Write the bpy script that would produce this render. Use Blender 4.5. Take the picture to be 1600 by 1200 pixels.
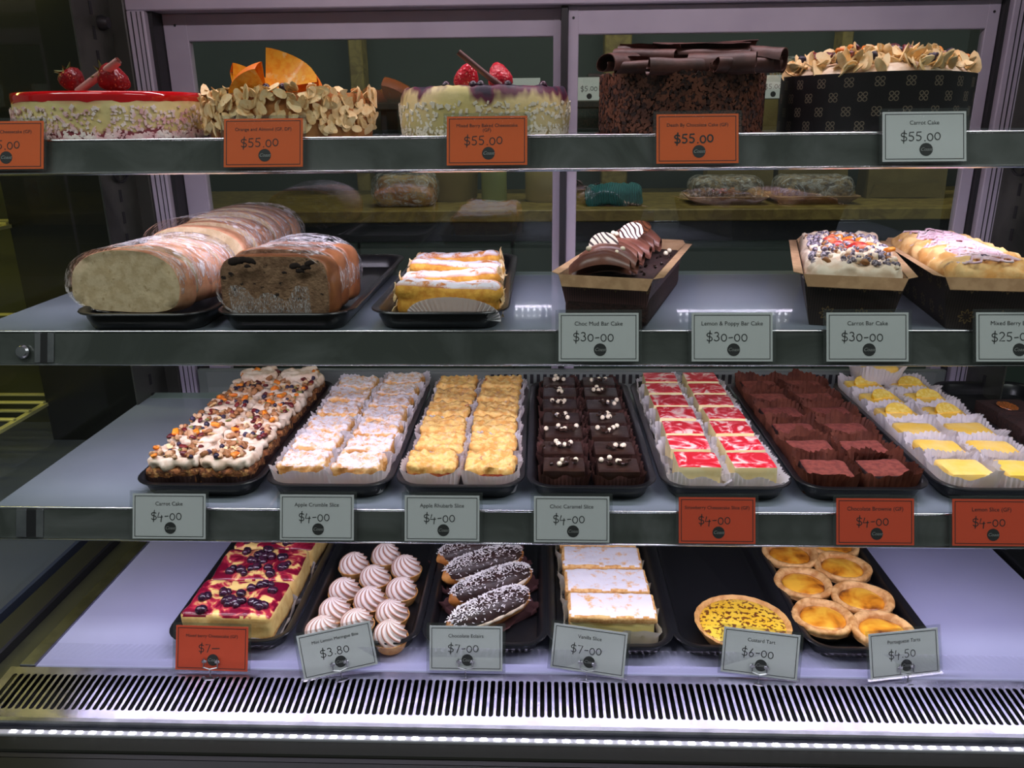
import bpy, math, random
import numpy as np
from mathutils import Vector, Matrix, noise
random.seed(11)
for o in list(bpy.data.objects): bpy.data.objects.remove(o)
S = bpy.context.scene; COL = S.collection
PI = math.pi
# ------------------------------------------------------------------ camera
CAMZ = 1.5; FPX = 1250.0
def _basis(p, y, r):
    cy, sy, cp, sp = math.cos(y), math.sin(y), math.cos(p), math.sin(p)
    fw = Vector((-sy*cp, cy*cp, -sp)); rt = Vector((cy, sy, 0)); dn = fw.cross(rt)
    c, s = math.cos(r), math.sin(r)
    return c*rt + s*dn, -s*rt + c*dn, fw
RT, DN, FW = _basis(math.radians(18.48), math.radians(2.19), math.radians(.60))
cd = bpy.data.cameras.new('camera'); cam = bpy.data.objects.new('camera', cd); COL.objects.link(cam)
cd.sensor_width = 36; cd.lens = 36*FPX/1600; cd.clip_start = .02; cd.clip_end = 60
mw = Matrix.Identity(4)
for i in range(3): mw[i][0], mw[i][1], mw[i][2] = RT[i], -DN[i], -FW[i]
mw[2][3] = CAMZ; cam.matrix_world = mw; S.camera = cam
def ray(px, py): return RT*((px-800)/FPX) + DN*((py-600)/FPX) + FW
def at_y(px, py, Y): d = ray(px, py)*1.0; d = d*(Y/d.y); return Vector((d.x, Y, d.z+CAMZ))
def at_z(px, py, Z): d = ray(px, py); d = d*((Z-CAMZ)/d.z); return Vector((d.x, d.y, Z))
# ------------------------------------------------------------------ world and light
S.view_settings.view_transform = 'Standard'; S.view_settings.look = 'None'
S.view_settings.exposure = 0.0; S.view_settings.gamma = 1.0; S.view_settings.use_curve_mapping = False
w = bpy.data.worlds.new('shop'); S.world = w; w.use_nodes = True
w.node_tree.nodes['Background'].inputs[0].default_value = (.88, 1.0, .93, 1)
w.node_tree.nodes['Background'].inputs[1].default_value = .085
def area(name, loc, rot, sx, sy, watts, col, parent=None, spread=PI):
    l = bpy.data.lights.new(name, 'AREA'); l.shape = 'RECTANGLE'; l.size = sx; l.size_y = sy
    l.energy = watts; l.color = col; l.spread = spread
    o = bpy.data.objects.new(name, l); COL.objects.link(o); o.location = loc; o.rotation_euler = rot
    if parent: o.parent = parent
    return o
LED = (.88, .785, 1.0)
# ceiling lamps of the shop, over the customers' side
area('ceiling_lamp', (-1.2, .25, 2.9), (math.radians(10), 0, 0), 1.6, .5, 17, (.97, 1.0, .985))
area('ceiling_lamp', (1.2, .25, 2.9), (math.radians(10), 0, 0), 1.6, .5, 17, (.97, 1.0, .985))
# unseen fill light added over the staff side to brighten the back counter
area('back_room_fill', (.3, 2.25, 2.92), (0, 0, 0), 1.2, .2, 9, (1.0, .97, .80))
# levels (shelf tops), fronts and the case
Z1, Z2, Z3, Z4 = CAMZ-.026, CAMZ-.272, CAMZ-.526, CAMZ-.753
Y1, Y2, Y3, Y4 = 1.095, 1.030, 1.007, .951
XL, XR = -.79, .87; XC = (XL+XR)/2; WID = XR-XL
YR = 1.60
# ------------------------------------------------------------------ object helpers
def tag(o, label=None, cat=None, group=None, kind=None):
    if label: o['label'] = label
    if cat: o['category'] = cat
    if group: o['group'] = group
    if kind: o['kind'] = kind
    return o
def empty(name, loc=(0, 0, 0), rot=(0, 0, 0), label=None, cat=None, group=None, parent=None):
    o = bpy.data.objects.new(name, None); o.empty_display_size = .02; COL.objects.link(o)
    o.location = loc; o.rotation_euler = rot
    if parent: o.parent = parent
    return tag(o, label, cat, group)
def obj(name, me, parent=None, loc=(0, 0, 0), rot=(0, 0, 0), scale=None, label=None, cat=None, group=None, kind=None):
    o = bpy.data.objects.new(name, me); COL.objects.link(o)
    o.location = loc; o.rotation_euler = rot
    if scale is not None: o.scale = scale if hasattr(scale, '__len__') else (scale,)*3
    if parent: o.parent = parent
    return tag(o, label, cat, group, kind)
class MB:
    def __init__(s): s.v = []; s.f = []; s.m = []; s.uv = []
    def add(s, vs, fs, mi=0, uvs=None):
        b = len(s.v); s.v += [tuple(x) for x in vs]
        s.uv += uvs if uvs else [(0, 0)]*len(vs)
        s.f += [tuple(i+b for i in f) for f in fs]; s.m += [mi]*len(fs); return s
    def box(s, lo, hi, mi=0, b=0.0):
        c = [(lo[i]+hi[i])/2 for i in range(3)]; h = [(hi[i]-lo[i])/2 for i in range(3)]
        if b <= 0:
            vs = [(c[0]+x*h[0], c[1]+y*h[1], c[2]+z*h[2]) for x in (-1, 1) for y in (-1, 1) for z in (-1, 1)]
            return s.add(vs, [(0, 1, 3, 2), (4, 6, 7, 5), (0, 4, 5, 1), (2, 3, 7, 6), (0, 2, 6, 4), (1, 5, 7, 3)], mi)
        b = min(b, min(h)*.98); vs = []; idx = {}
        for x in (-1, 1):
            for y in (-1, 1):
                for z in (-1, 1):
                    for a in range(3):
                        p = [x*h[0], y*h[1], z*h[2]]
                        for k in range(3):
                            if k != a: p[k] -= (x, y, z)[k]*b
                        idx[(x, y, z, a)] = len(vs); vs.append((c[0]+p[0], c[1]+p[1], c[2]+p[2]))
        fs = []
        def put(q, n):
            P = [Vector(vs[i]) for i in q]; nn = (P[1]-P[0]).cross(P[2]-P[1])
            fs.append(tuple(q) if nn.dot(n) > 0 else tuple(reversed(q)))
        for a in range(3):
            o1, o2 = [k for k in range(3) if k != a]
            for sg in (-1, 1):
                q = []
                for (u, v) in ((-1, -1), (1, -1), (1, 1), (-1, 1)):
                    k = [0, 0, 0]; k[a] = sg; k[o1] = u; k[o2] = v; q.append(idx[(*k, a)])
                n = Vector((0, 0, 0)); n[a] = sg; put(q, n)
            for u in (-1, 1):
                for v in (-1, 1):
                    k0 = [0, 0, 0]; k0[a] = -1; k0[o1] = u; k0[o2] = v
                    k1 = list(k0); k1[a] = 1
                    n = Vector((0, 0, 0)); n[o1] = u; n[o2] = v
                    put([idx[(*k0, o1)], idx[(*k1, o1)], idx[(*k1, o2)], idx[(*k0, o2)]], n)
        for x in (-1, 1):
            for y in (-1, 1):
                for z in (-1, 1): put([idx[(x, y, z, a)] for a in range(3)], Vector((x, y, z)))
        return s.add(vs, fs, mi)
    def loft(s, loops, cap0=True, cap1=True, mi=0, closed=True, uvs=None):
        n = len(loops[0]); vs = [p for L in loops for p in L]; fs = []
        for k in range(len(loops)-1):
            for i in range(n if closed else n-1):
                j = (i+1) % n; fs.append((k*n+i, k*n+j, (k+1)*n+j, (k+1)*n+i))
        if cap0: fs.append(tuple(reversed(range(n))))
        if cap1: fs.append(tuple((len(loops)-1)*n+i for i in range(n)))
        return s.add(vs, fs, mi, uvs)
    def lathe(s, prof, n=32, mi=0, cx=0, cy=0, cap0=True, cap1=True, fn=None):
        L = []
        for (r, z) in prof:
            loop = []
            for i in range(n):
                t = 2*PI*i/n; rr, zz = (r, z) if fn is None else fn(r, z, t)
                loop.append((cx+rr*math.cos(t), cy+rr*math.sin(t), zz))
            L.append(loop)
        return s.loft(L, cap0, cap1, mi)
    def tube(s, pts, rad, n=8, mi=0, caps=True):
        pts = [Vector(p) for p in pts]; L = []
        up = Vector((0, 0, 1))
        for i, p in enumerate(pts):
            d = (pts[min(i+1, len(pts)-1)]-pts[max(i-1, 0)]).normalized()
            a = d.cross(up)
            if a.length < .05: a = d.cross(Vector((0, 1, 0)))
            a.normalize(); b = a.cross(d)
            r = rad[i] if hasattr(rad, '__len__') else rad
            L.append([p + a*(r*math.cos(2*PI*k/n)) + b*(r*math.sin(2*PI*k/n)) for k in range(n)])
        return s.loft(L, caps, caps, mi)
    def mesh(s, name, mats, smooth=None, uv=False):
        me = bpy.data.meshes.new(name); me.from_pydata(s.v, [], s.f)
        for m in (mats if isinstance(mats, (list, tuple)) else [mats]): me.materials.append(m)
        if any(s.m): me.polygons.foreach_set('material_index', s.m)
        if uv:
            u = me.uv_layers.new(name='uv')
            li = np.zeros(len(me.loops), dtype=np.int32); me.loops.foreach_get('vertex_index', li)
            u.data.foreach_set('uv', np.array(s.uv, dtype=np.float32)[li].ravel())
        me.update()
        if smooth is not None:
            me.shade_smooth()
            if smooth < 179: me.set_sharp_from_angle(angle=math.radians(smooth))
        return me
def rrect(w, d, r, n=5):
    out = []
    for (sx, sy, a0) in ((1, 1, 0), (-1, 1, 90), (-1, -1, 180), (1, -1, 270)):
        for k in range(n+1):
            a = math.radians(a0+90*k/n)
            out.append((sx*(w/2-r)+r*math.cos(a), sy*(d/2-r)+r*math.sin(a)))
    return out
def rgrid(w, d, h, r, nx, ny, nz):
    """rounded box of grid faces, base at z = 0"""
    idx = {}; vs = []; fs = []
    def V(i, j, k):
        key = (i, j, k)
        if key not in idx:
            p = Vector((-w/2+w*i/nx, -d/2+d*j/ny, h*k/nz))
            q = Vector((max(-w/2+r, min(w/2-r, p.x)), max(-d/2+r, min(d/2-r, p.y)), max(r, min(h-r, p.z))))
            e = p-q
            if e.length > 1e-9: p = q+e.normalized()*r
            idx[key] = len(vs); vs.append(p)
        return idx[key]
    for i in range(nx):
        for j in range(ny):
            fs.append((V(i, j, 0), V(i, j+1, 0), V(i+1, j+1, 0), V(i+1, j, 0)))
            fs.append((V(i, j, nz), V(i+1, j, nz), V(i+1, j+1, nz), V(i, j+1, nz)))
    for i in range(nx):
        for k in range(nz):
            fs.append((V(i, 0, k), V(i+1, 0, k), V(i+1, 0, k+1), V(i, 0, k+1)))
            fs.append((V(i, ny, k), V(i, ny, k+1), V(i+1, ny, k+1), V(i+1, ny, k)))
    for j in range(ny):
        for k in range(nz):
            fs.append((V(0, j, k), V(0, j, k+1), V(0, j+1, k+1), V(0, j+1, k)))
            fs.append((V(nx, j, k), V(nx, j+1, k), V(nx, j+1, k+1), V(nx, j, k+1)))
    return vs, fs
def displace(me, fn):
    ns = [v.normal.copy() for v in me.vertices]
    for v, n in zip(me.vertices, ns): v.co += n*fn(v.co, n)
    me.update(); return me
def paint(me, fn):
    for p in me.polygons: p.material_index = fn(p.center, p.normal)
    return me
def nz(p, s, seed=0): return noise.noise(Vector((p[0]*s+seed*7.3, p[1]*s-seed*3.1, p[2]*s+seed*1.7)))
def lump(p, s, seed=0):
    d = noise.voronoi(Vector((p[0]*s+seed*5.1, p[1]*s+seed*2.3, p[2]*s)))[0]
    return .5-d[0]
# ------------------------------------------------------------------ materials
def srgb(*c): return tuple(((x/255)/12.92 if x/255 <= .04045 else ((x/255+.055)/1.055)**2.4) for x in c)
class N:
    def __init__(s, name):
        s.m = bpy.data.materials.new(name); s.m.use_nodes = True; s.t = s.m.node_tree
        s.b = s.t.nodes['Principled BSDF']; s.o = s.t.nodes['Material Output']
    def n(s, typ, **kw):
        x = s.t.nodes.new(typ)
        for k, v in kw.items():
            if k[0] == '_': x.inputs[k[1:].replace('_', ' ')].default_value = v
            else: setattr(x, k, v)
        return x
    def l(s, a, b): s.t.links.new(a, b)
    def coord(s, kind='Object', rnd=True):
        tc = s.n('ShaderNodeTexCoord')
        if not rnd: return tc.outputs[kind]
        oi = s.n('ShaderNodeObjectInfo'); mu = s.n('ShaderNodeMath', operation='MULTIPLY'); mu.inputs[1].default_value = 9.0
        s.l(oi.outputs['Random'], mu.inputs[0]); ad = s.n('ShaderNodeVectorMath', operation='ADD')
        s.l(tc.outputs[kind], ad.inputs[0]); s.l(mu.outputs[0], ad.inputs[1]); return ad.outputs[0]
    def noise(s, vec, scale, detail=4, rough=.55, dist=0):
        x = s.n('ShaderNodeTexNoise', _Scale=scale, _Detail=detail, _Roughness=rough, _Distortion=dist); s.l(vec, x.inputs['Vector']); return x.outputs['Fac']
    def ramp(s, fac, stops):
        r = s.n('ShaderNodeValToRGB'); e = r.color_ramp.elements
        while len(e) < len(stops): e.new(.5)
        for k, (p, c) in enumerate(stops):
            e[k].position = p; e[k].color = (*c, 1) if len(c) == 3 else c
        s.l(fac, r.inputs[0]); return r.outputs[0]
    def mix(s, fac, a, b):
        x = s.n('ShaderNodeMix', data_type='RGBA')
        for v, k in ((fac, 0), (a, 6), (b, 7)):
            if hasattr(v, 'links'): s.l(v, x.inputs[k])
            elif k == 0: x.inputs[0].default_value = v
            else: x.inputs[k].default_value = (*v, 1)
        return x.outputs[2]
    def math(s, op, a, b=None, c=None):
        x = s.n('ShaderNodeMath', operation=op)
        for k, v in enumerate((a, b, c)):
            if v is None: continue
            if hasattr(v, 'links'): s.l(v, x.inputs[k])
            else: x.inputs[k].default_value = v
        return x.outputs[0]
    def bump(s, h, strength=.5, dist=.002):
        x = s.n('ShaderNodeBump', _Strength=strength, _Distance=dist); s.l(h, x.inputs['Height']); s.l(x.outputs[0], s.b.inputs['Normal'])
    def base(s, c):
        if hasattr(c, 'links'): s.l(c, s.b.inputs['Base Color'])
        else: s.b.inputs['Base Color'].default_value = (*c, 1)
    def set(s, **kw):
        for k, v in kw.items(): s.b.inputs[k.replace('_', ' ')].default_value = v
        return s
def mat(name, col, rough=.6, col2=None, scale=60, lo=.42, hi=.6, detail=4, dist=0, bump=0, bscale=200, bdist=.0015, metal=0,
        spec=.5, sss=0, coat=0, col3=None, scale3=30, lo3=.55, hi3=.62, sugar=0, sscale=150, slo=.42, shi=.55):
    s = N(name); v = s.coord(); c = col
    if col2: c = s.ramp(s.noise(v, scale, detail, dist=dist), [(lo, col), (hi, col2)])
    if col3: c = s.mix(s.ramp(s.noise(v, scale3, 3, dist=dist), [(lo3, (0, 0, 0)), (hi3, (1, 1, 1))]), c, col3)
    if sugar:   # icing sugar sifted from above: it lies on what faces up
        tc = s.n('ShaderNodeTexCoord'); sp = s.n('ShaderNodeSeparateXYZ'); s.l(tc.outputs['Normal'], sp.inputs[0])
        up = s.math('SMOOTH_MIN', s.math('MULTIPLY_ADD', sp.outputs[2], 2.5, -.9), 1.0, .1)
        f = s.math('MULTIPLY', s.ramp(s.noise(v, sscale, 5, .65), [(slo, (0, 0, 0)), (shi, (1, 1, 1))]), s.math('MAXIMUM', up, 0))
        c = s.mix(s.math('MULTIPLY', f, sugar), c, (.80, .78, .82))
    s.base(c); s.set(Roughness=rough, Metallic=metal)
    s.b.inputs['Specular IOR Level'].default_value = spec
    if sss: s.b.inputs['Subsurface Weight'].default_value = sss; s.b.inputs['Subsurface Radius'].default_value = (.006, .004, .003)
    if coat: s.b.inputs['Coat Weight'].default_value = coat; s.b.inputs['Coat Roughness'].default_value = .08
    if bump: s.bump(s.noise(v, bscale, 5, .6), bump, bdist)
    return s.m
def clear(name, tint=(1, 1, 1), refl=.06, rough=.02, wrinkle=0, wscale=60, edge=.5, lo=0.0, painted_glint=0.0, stretch=(1, 1, 1)):
    """thin clear sheet: lets light through, mirrors a little, more at a grazing view"""
    s = N(name); s.t.nodes.remove(s.b)
    tr = s.n('ShaderNodeBsdfTransparent'); tr.inputs[0].default_value = (*tint, 1)
    gl = s.n('ShaderNodeBsdfGlossy'); gl.inputs['Roughness'].default_value = rough
    mx = s.n('ShaderNodeMixShader')
    fr = s.n('ShaderNodeLayerWeight'); fr.inputs[0].default_value = .25
    f = s.math('MULTIPLY_ADD', s.math('POWER', fr.outputs['Facing'], 3.0), edge, refl)
    if wrinkle:
        v = s.coord(); mp = s.n('ShaderNodeMapping'); mp.inputs['Scale'].default_value = stretch; s.l(v, mp.inputs[0]); v = mp.outputs[0]; h = s.noise(v, wscale, 5, .7, 1.5)
        bp = s.n('ShaderNodeBump', _Strength=wrinkle, _Distance=.004); s.l(h, bp.inputs['Height']); s.l(bp.outputs[0], gl.inputs['Normal'])
        f = s.math('ADD', f, s.math('MULTIPLY', s.ramp(s.noise(v, wscale*.7, 5, .7, 2.0), [(.5, (0, 0, 0)), (.7, (1, 1, 1))]), lo))
    s.l(f, mx.inputs[0]); s.l(tr.outputs[0], mx.inputs[1]); s.l(gl.outputs[0], mx.inputs[2]); out = mx.outputs[0]
    if painted_glint:   # white streaks painted into the creased film for its highlights
        df = s.n('ShaderNodeBsdfDiffuse'); df.inputs[0].default_value = (.9, .9, .92, 1); m2 = s.n('ShaderNodeMixShader')
        s.l(s.math('MULTIPLY', s.ramp(s.noise(v, wscale*1.1, 6, .72, 2.6), [(.47, (0, 0, 0)), (.66, (1, 1, 1))]), painted_glint), m2.inputs[0]); s.l(out, m2.inputs[1]); s.l(df.outputs[0], m2.inputs[2]); out = m2.outputs[0]
    s.l(out, s.o.inputs[0])
    return s.m
def emit(name, col, k):
    s = N(name); s.base((0, 0, 0)); s.b.inputs['Emission Color'].default_value = (*col, 1); s.b.inputs['Emission Strength'].default_value = k; return s.m
def paper(name, col, trans=.35, col2=None, scale=30):
    s = N(name); s.set(Roughness=.75); c = col
    if col2: c = s.ramp(s.noise(s.coord(), scale, 3), [(.4, col), (.65, col2)])
    s.base(c); t = s.n('ShaderNodeBsdfTranslucent')
    if hasattr(c, 'links'): s.l(c, t.inputs[0])
    else: t.inputs[0].default_value = (*c, 1)
    mx = s.n('ShaderNodeMixShader'); mx.inputs[0].default_value = trans
    s.l(s.b.outputs[0], mx.inputs[1]); s.l(t.outputs[0], mx.inputs[2]); s.l(mx.outputs[0], s.o.inputs[0]); return s.m
MT = {}
MT['alu'] = mat('painted_aluminium', srgb(174, 167, 182), .45, metal=.0, col2=srgb(164, 157, 173), scale=6, bump=.05, bscale=40)
MT['steel'] = mat('brushed_steel', (.52, .52, .56), .28, col2=(.38, .38, .43), scale=25, metal=1.0, bump=.15, bscale=90, bdist=.0008)
MT['chrome'] = mat('chrome_bead', (.75, .75, .78), .18, metal=1.0)
MT['black'] = mat('black_plastic', (.010, .010, .012), .28, spec=.45)
MT['gasket'] = mat('black_gasket', (.012, .012, .014), .5)
MT['rail'] = mat('dark_ticket_rail', (.048, .056, .050), .16, col2=(.095, .105, .10), scale=9, lo=.4, hi=.7, dist=1.2, spec=.6, bump=.08, bscale=25)
MT['shelf'] = mat('grey_shelf_glass', (.23, .27, .32), .03, col2=(.26, .30, .35), scale=4, spec=.7)
MT['shelf_edge'] = mat('green_glass_edge', (.20, .27, .25), .12, spec=.7)
MT['deck'] = mat('white_deck', (.43, .43, .63), .30, col2=(.40, .40, .60), scale=5)
MT['dark'] = mat('dark_frame', (.016, .017, .020), .35)
MT['darkgreen'] = mat('dark_green_wall', (.030, .044, .036), .6, col2=(.024, .034, .029), scale=2)
MT['cupboard'] = mat('dark_green_cupboard', (.034, .052, .042), .45)
MT['wood'] = mat('pale_wood', srgb(150, 130, 66), .5, col2=srgb(120, 100, 48), scale=14, dist=2)
MT['glass'] = clear('clear_glass', (.97, 1, .985), .022, .0)
MT['glass_front'] = clear('front_glass', (.985, 1, .99), .012, .0)
MT['glass_door'] = clear('door_glass', (.90, .96, .92), .17, .01)
MT['sleeve'] = clear('tag_sleeve', (.96, .97, .97), .07, .08)
MT['film'] = clear('cling_film', (.97, .97, .98), .05, .20, 1.0, 40, edge=.12, lo=.34, painted_glint=.8, stretch=(.5, 1.6, .7))
MT['ink'] = mat('black_ink', (.012, .012, .014), .6)
MT['card_white'] = mat('white_card', (.72, .74, .74), .7)
MT['card_orange'] = mat('orange_card', srgb(238, 100, 20), .65)
MT['card_red'] = mat('red_orange_card', srgb(240, 82, 40), .65)
MT['logo_grey'] = mat('grey_print', (.30, .31, .30), .6)
MT['led'] = emit('led_diode', (.93, .93, 1.0), 30.0)
# ------------------------------------------------------------------ lettering (flat print), made first while the scene is small
_tx = {}
def text_mesh(body, size, material, offset=0.0, shear=0.0, key=None):
    k = (body, size, material.name, offset, shear)
    if k in _tx: return _tx[k]
    cu = bpy.data.curves.new('lettering', 'FONT'); cu.body = body; cu.size = size; cu.align_x = 'CENTER'; cu.align_y = 'CENTER'
    cu.offset = offset; cu.shear = shear; cu.space_line = .95; cu.resolution_u = 3
    o = bpy.data.objects.new('lettering', cu); COL.objects.link(o)
    dg = bpy.context.evaluated_depsgraph_get(); dg.update()
    me = bpy.data.meshes.new_from_object(o.evaluated_get(dg)); bpy.data.objects.remove(o)
    me.materials.clear(); me.materials.append(material); me.name = 'lettering'; _tx[k] = me
    return me
def _arc(cx, cy, rx, ry, a0, a1, n=10): return [(cx+rx*math.cos(math.radians(a0+(a1-a0)*i/n)), cy+ry*math.sin(math.radians(a0+(a1-a0)*i/n))) for i in range(n+1)]
GLY = {'0': [_arc(.32, .45, .27, .36, 95, 455, 16)],
 '2': [_arc(.3, .7, .25, .24, 160, -40, 8)+[(.05, .05), (.6, .07)]],
 '3': [_arc(.28, .74, .22, .2, 150, -80, 8)+_arc(.28, .3, .27, .25, 80, -150, 9)],
 '4': [[(.16, .98), (.0, .42), (.60, .46)], [(.46, .66), (.38, -.12)]],
 '5': [[(.58, .92), (.15, .9), (.1, .52)]+_arc(.27, .3, .27, .26, 110, -140, 9)],
 '6': [[(.45, .95), (.15, .5)]+_arc(.3, .27, .23, .24, 150, 510, 12)],
 '7': [[(.05, .88), (.58, .9), (.25, 0)]],
 '8': [_arc(.3, .7, .2, .2, 270, 630, 12), _arc(.3, .26, .26, .24, 90, 450, 12)],
 '$': [[(.58, .82)]+_arc(.3, .68, .26, .2, 30, 230, 8)+_arc(.3, .28, .28, .22, 60, -160, 9), [(.36, 1.15), (.26, -.2)]],
 '-': [[(.05, .42), (.5, .46)]], '_': [[(.05, .42), (.95, .46)]], '.': [[(.12, .08), (.18, .10), (.24, .07)]]}
ADV = {'.': .38, '-': .62, '_': 1.05}
_hw = {}
def hand_mesh(body, h, wdt):
    """handwritten price: pen strokes as flat ribbons"""
    k = (body, h, wdt)
    if k in _hw: return _hw[k]
    mb = MB(); x = 0; rnd = random.Random(body)
    for ch in body:
        dy = rnd.uniform(-.05, .06)
        for st in GLY[ch]:
            P = [Vector((x+q[0], q[1]+dy, 0)) for q in st]; L = []; R_ = []
            for i, p in enumerate(P):
                d = (P[min(i+1, len(P)-1)]-P[max(i-1, 0)]); d.normalize(); n = Vector((-d.y, d.x, 0))*(wdt/h/2)
                L.append((p+n)*h); R_.append((p-n)*h)
            m = len(P); mb.add(L+R_, [(m+i, m+i+1, i+1, i) for i in range(m-1)])
        x += ADV.get(ch, .74)
    W = x*h; mb.v = [(a-W/2, b-h*.45, c) for a, b, c in mb.v]
    _hw[k] = mb.mesh('price_lettering', MT['ink']); return _hw[k]
CW, CH = .1045, .0635
_cards = {}
def flat_up(me_fn): return me_fn
def card_mesh(kind):
    if kind not in _cards:
        _cards[kind] = MB().box((-CW/2, -.0004, -CH/2), (CW/2, .0004, CH/2)).mesh('card', MT['card_'+kind])
    return _cards[kind]
_border = MB()
for lo, hi in (((-CW/2+.003, 0, CH/2-.0036), (CW/2-.003, .0002, CH/2-.0028)), ((-CW/2+.003, 0, -CH/2+.0028), (CW/2-.003, .0002, -CH/2+.0036)),
               ((-CW/2+.003, 0, -CH/2+.0028), (-CW/2+.0038, .0002, CH/2-.0028)), ((CW/2-.0038, 0, -CH/2+.0028), (CW/2-.003, .0002, CH/2-.0028))):
    _border.box(lo, hi)
BORDER = _border.mesh('border', MT['ink'])
LOGO = MB().lathe([(.0001, 0), (.0083, 0), (.0083, .0002), (.0001, .0002)], 28).mesh('logo_badge', MT['ink'])
SLEEVE = MB().box((-.0565, -.0012, -.0340), (.0565, -.0008, .0360)).box((-.0565, .0008, -.0340), (.0565, .0012, .0360)).mesh('sleeve', MT['sleeve'])
CLIP = MB()
CLIP.tube([(-.010, -.004, .010), (-.010, -.004, -.002), (.0, -.006, -.004), (.0, -.004, -.016)], .0011, 6)
CLIP.tube([(.010, -.004, .010), (.010, -.004, -.002), (.0, -.006, -.004)], .0011, 6)
CLIP.box((-.013, -.0045, .004), (-.006, -.0025, .008), b=.0006).box((.006, -.0045, .004), (.013, -.0025, .008), b=.0006)
CLIP.lathe([(.0001, -.018), (.012, -.018), (.012, -.0165), (.003, -.015), (.0001, -.015)], 20)
CLIPM = CLIP.mesh('clip', MT['steel'], 40)
def price_tag(loc, tilt, kind, title, price, label, rotz=0, roty=0, clip=False, bold=False, tsize=.0072, psize=.0125, pdx=-.004):
    t = empty('price_tag', loc, (tilt, roty, rotz), label, 'price tag', 'price tags')
    t.rotation_mode = 'XYZ'
    c = obj('card', card_mesh(kind), t)
    obj('border', BORDER, c, (0, -.0007, 0))
    up = (math.radians(90), 0, 0)
    obj('title_text', text_mesh(title, tsize, MT['ink']), c, (0, -.0007, .0175 if '\n' not in title else .0165), up)
    obj('price_text', hand_mesh(price, psize, .0019 if bold else .0012), c, (pdx, -.0007, -.0005), up)
    obj('logo_badge', LOGO, c, (.002, -.0005, -.0165), up)
    obj('logo_text', text_mesh('Coast', .0062, MT['logo_grey'], 0, .35), c, (.002, -.0009, -.0165), up)
    obj('sleeve', SLEEVE, t)
    if clip: obj('clip', CLIPM, t, (0, 0, -.024))
    return t
for ttl in ('Coast',): text_mesh(ttl, .0062, MT['logo_grey'], 0, .35)
LT = math.radians(-19)
def rail_point(px, py, Yf, Zf, up=.0):
    """a point on the sloping ticket rail of a shelf, seen at that pixel column"""
    p = at_y(px, py, Yf-.009); return Vector((p.x, Yf-.0125, Zf-.0033+up))
TAGS1 = [(8, 'orange', 'Strawberry Cheesecake (GF)', '$55.00', 'orange price card cut off by the left edge, beside the red-glazed cheesecake', 0, .0062),
 (412, 'orange', 'Orange and Almond (GF, DF)', '$55.00', 'orange price card for the orange and almond cake, fifty-five dollars', 0, .0062),
 (761, 'orange', 'Mixed Berry Baked Cheesecake\n(GF)', '$55.00', 'orange price card in front of the mixed berry baked cheesecake', 0, .0062),
 (1089, 'orange', 'Death By Chocolate Cake (GF)', '$55.00', 'orange price card with bold figures before the shaved chocolate cake', 1, .0062),
 (1442, 'white', 'Carrot Cake', '$55.00', 'white fifty-five dollar carrot cake price card on the top shelf', 0, .0072)]
for px, k, ti, pr, lb, bold, ts in TAGS1:
    price_tag(rail_point(px, 215, Y1, Z1), LT, k, ti, pr, lb, bold=bold, tsize=ts)
TAGS2 = [(935, 'Choc Mud Bar Cake', '$30-00', 'white price card in front of the choc mud bar cake'),
 (1143, 'Lemon & Poppy Bar Cake', '$30-00', 'white lemon and poppy price card with no cake behind it'),
 (1354, 'Carrot Bar Cake', '$30-00', 'white price card in front of the carrot bar cake'),
 (1588, 'Mixed Berry Bar Cake', '$25-00', 'white twenty-five dollar price card cut off by the right edge')]
for px, ti, pr, lb in TAGS2: price_tag(rail_point(px, 523, Y2, Z2), LT, 'white', ti, pr, lb, pdx=-.006, tsize=.0076)
TAGS3 = [(266, 'white', 'Carrot Cake', 'white four dollar carrot cake card below the cream-topped slices'),
 (496, 'white', 'Apple Crumble Slice', 'white price card below the sugared apple crumble slices'),
 (691, 'white', 'Apple Rhubarb Slice', 'white price card below the golden apple rhubarb slices'),
 (893, 'white', 'Choc Caramel Slice', 'white price card below the dark choc caramel slices'),
 (1120, 'red', 'Strawberry Cheesecake Slice (GF)', 'red-orange price card below the strawberry cheesecake slices'),
 (1367, 'red', 'Chocolate Brownie (GF)', 'red-orange price card below the chocolate brownies'),
 (1549, 'red', 'Lemon Slice (GF)', 'red-orange price card below the yellow lemon slices')]
for px, k, ti, lb in TAGS3: price_tag(rail_point(px, 805, Y3, Z3, -.001), LT, k, ti, '$4-00', lb, tsize=.0064 if len(ti) > 24 else .0076, pdx=-.003)
TAGS4 = [(331, 1013, 'red', 'Mixed berry Cheesecake (GF)', '$7_', 'red-orange clip-held price card before the berry cheesecake slices', 0, 1),
 (527, 1016, 'white', 'Mini Lemon Meringue Bite', '$3.80', 'tilted white price card in front of the mini meringue tarts', 12, -7),
 (728, 1013, 'white', 'Chocolate Eclairs', '$7-00', 'white clip-held price card in front of the chocolate eclairs', 0, 0),
 (920, 1016, 'white', 'Vanilla Slice', '$7-00', 'white clip-held price card in front of the vanilla slices', -8, 3),
 (1188, 1021, 'white', 'Custard Tart', '$6-00', 'white clip-held price card in front of the single custard tart', -6, 3),
 (1413, 1021, 'white', 'Portuguese Tarts', '$4.50', 'white clip-held price card in front of the portuguese tarts', 10, 0)]
for px, py, k, ti, pr, lb, rz, ry in TAGS4:
    p = at_z(px, py, Z4+.0335)
    price_tag(p, math.radians(-19), k, ti, pr, lb, rotz=math.radians(rz), roty=math.radians(ry), clip=True, pdx=-.003, tsize=.0062 if len(ti) > 20 else .0072)
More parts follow.
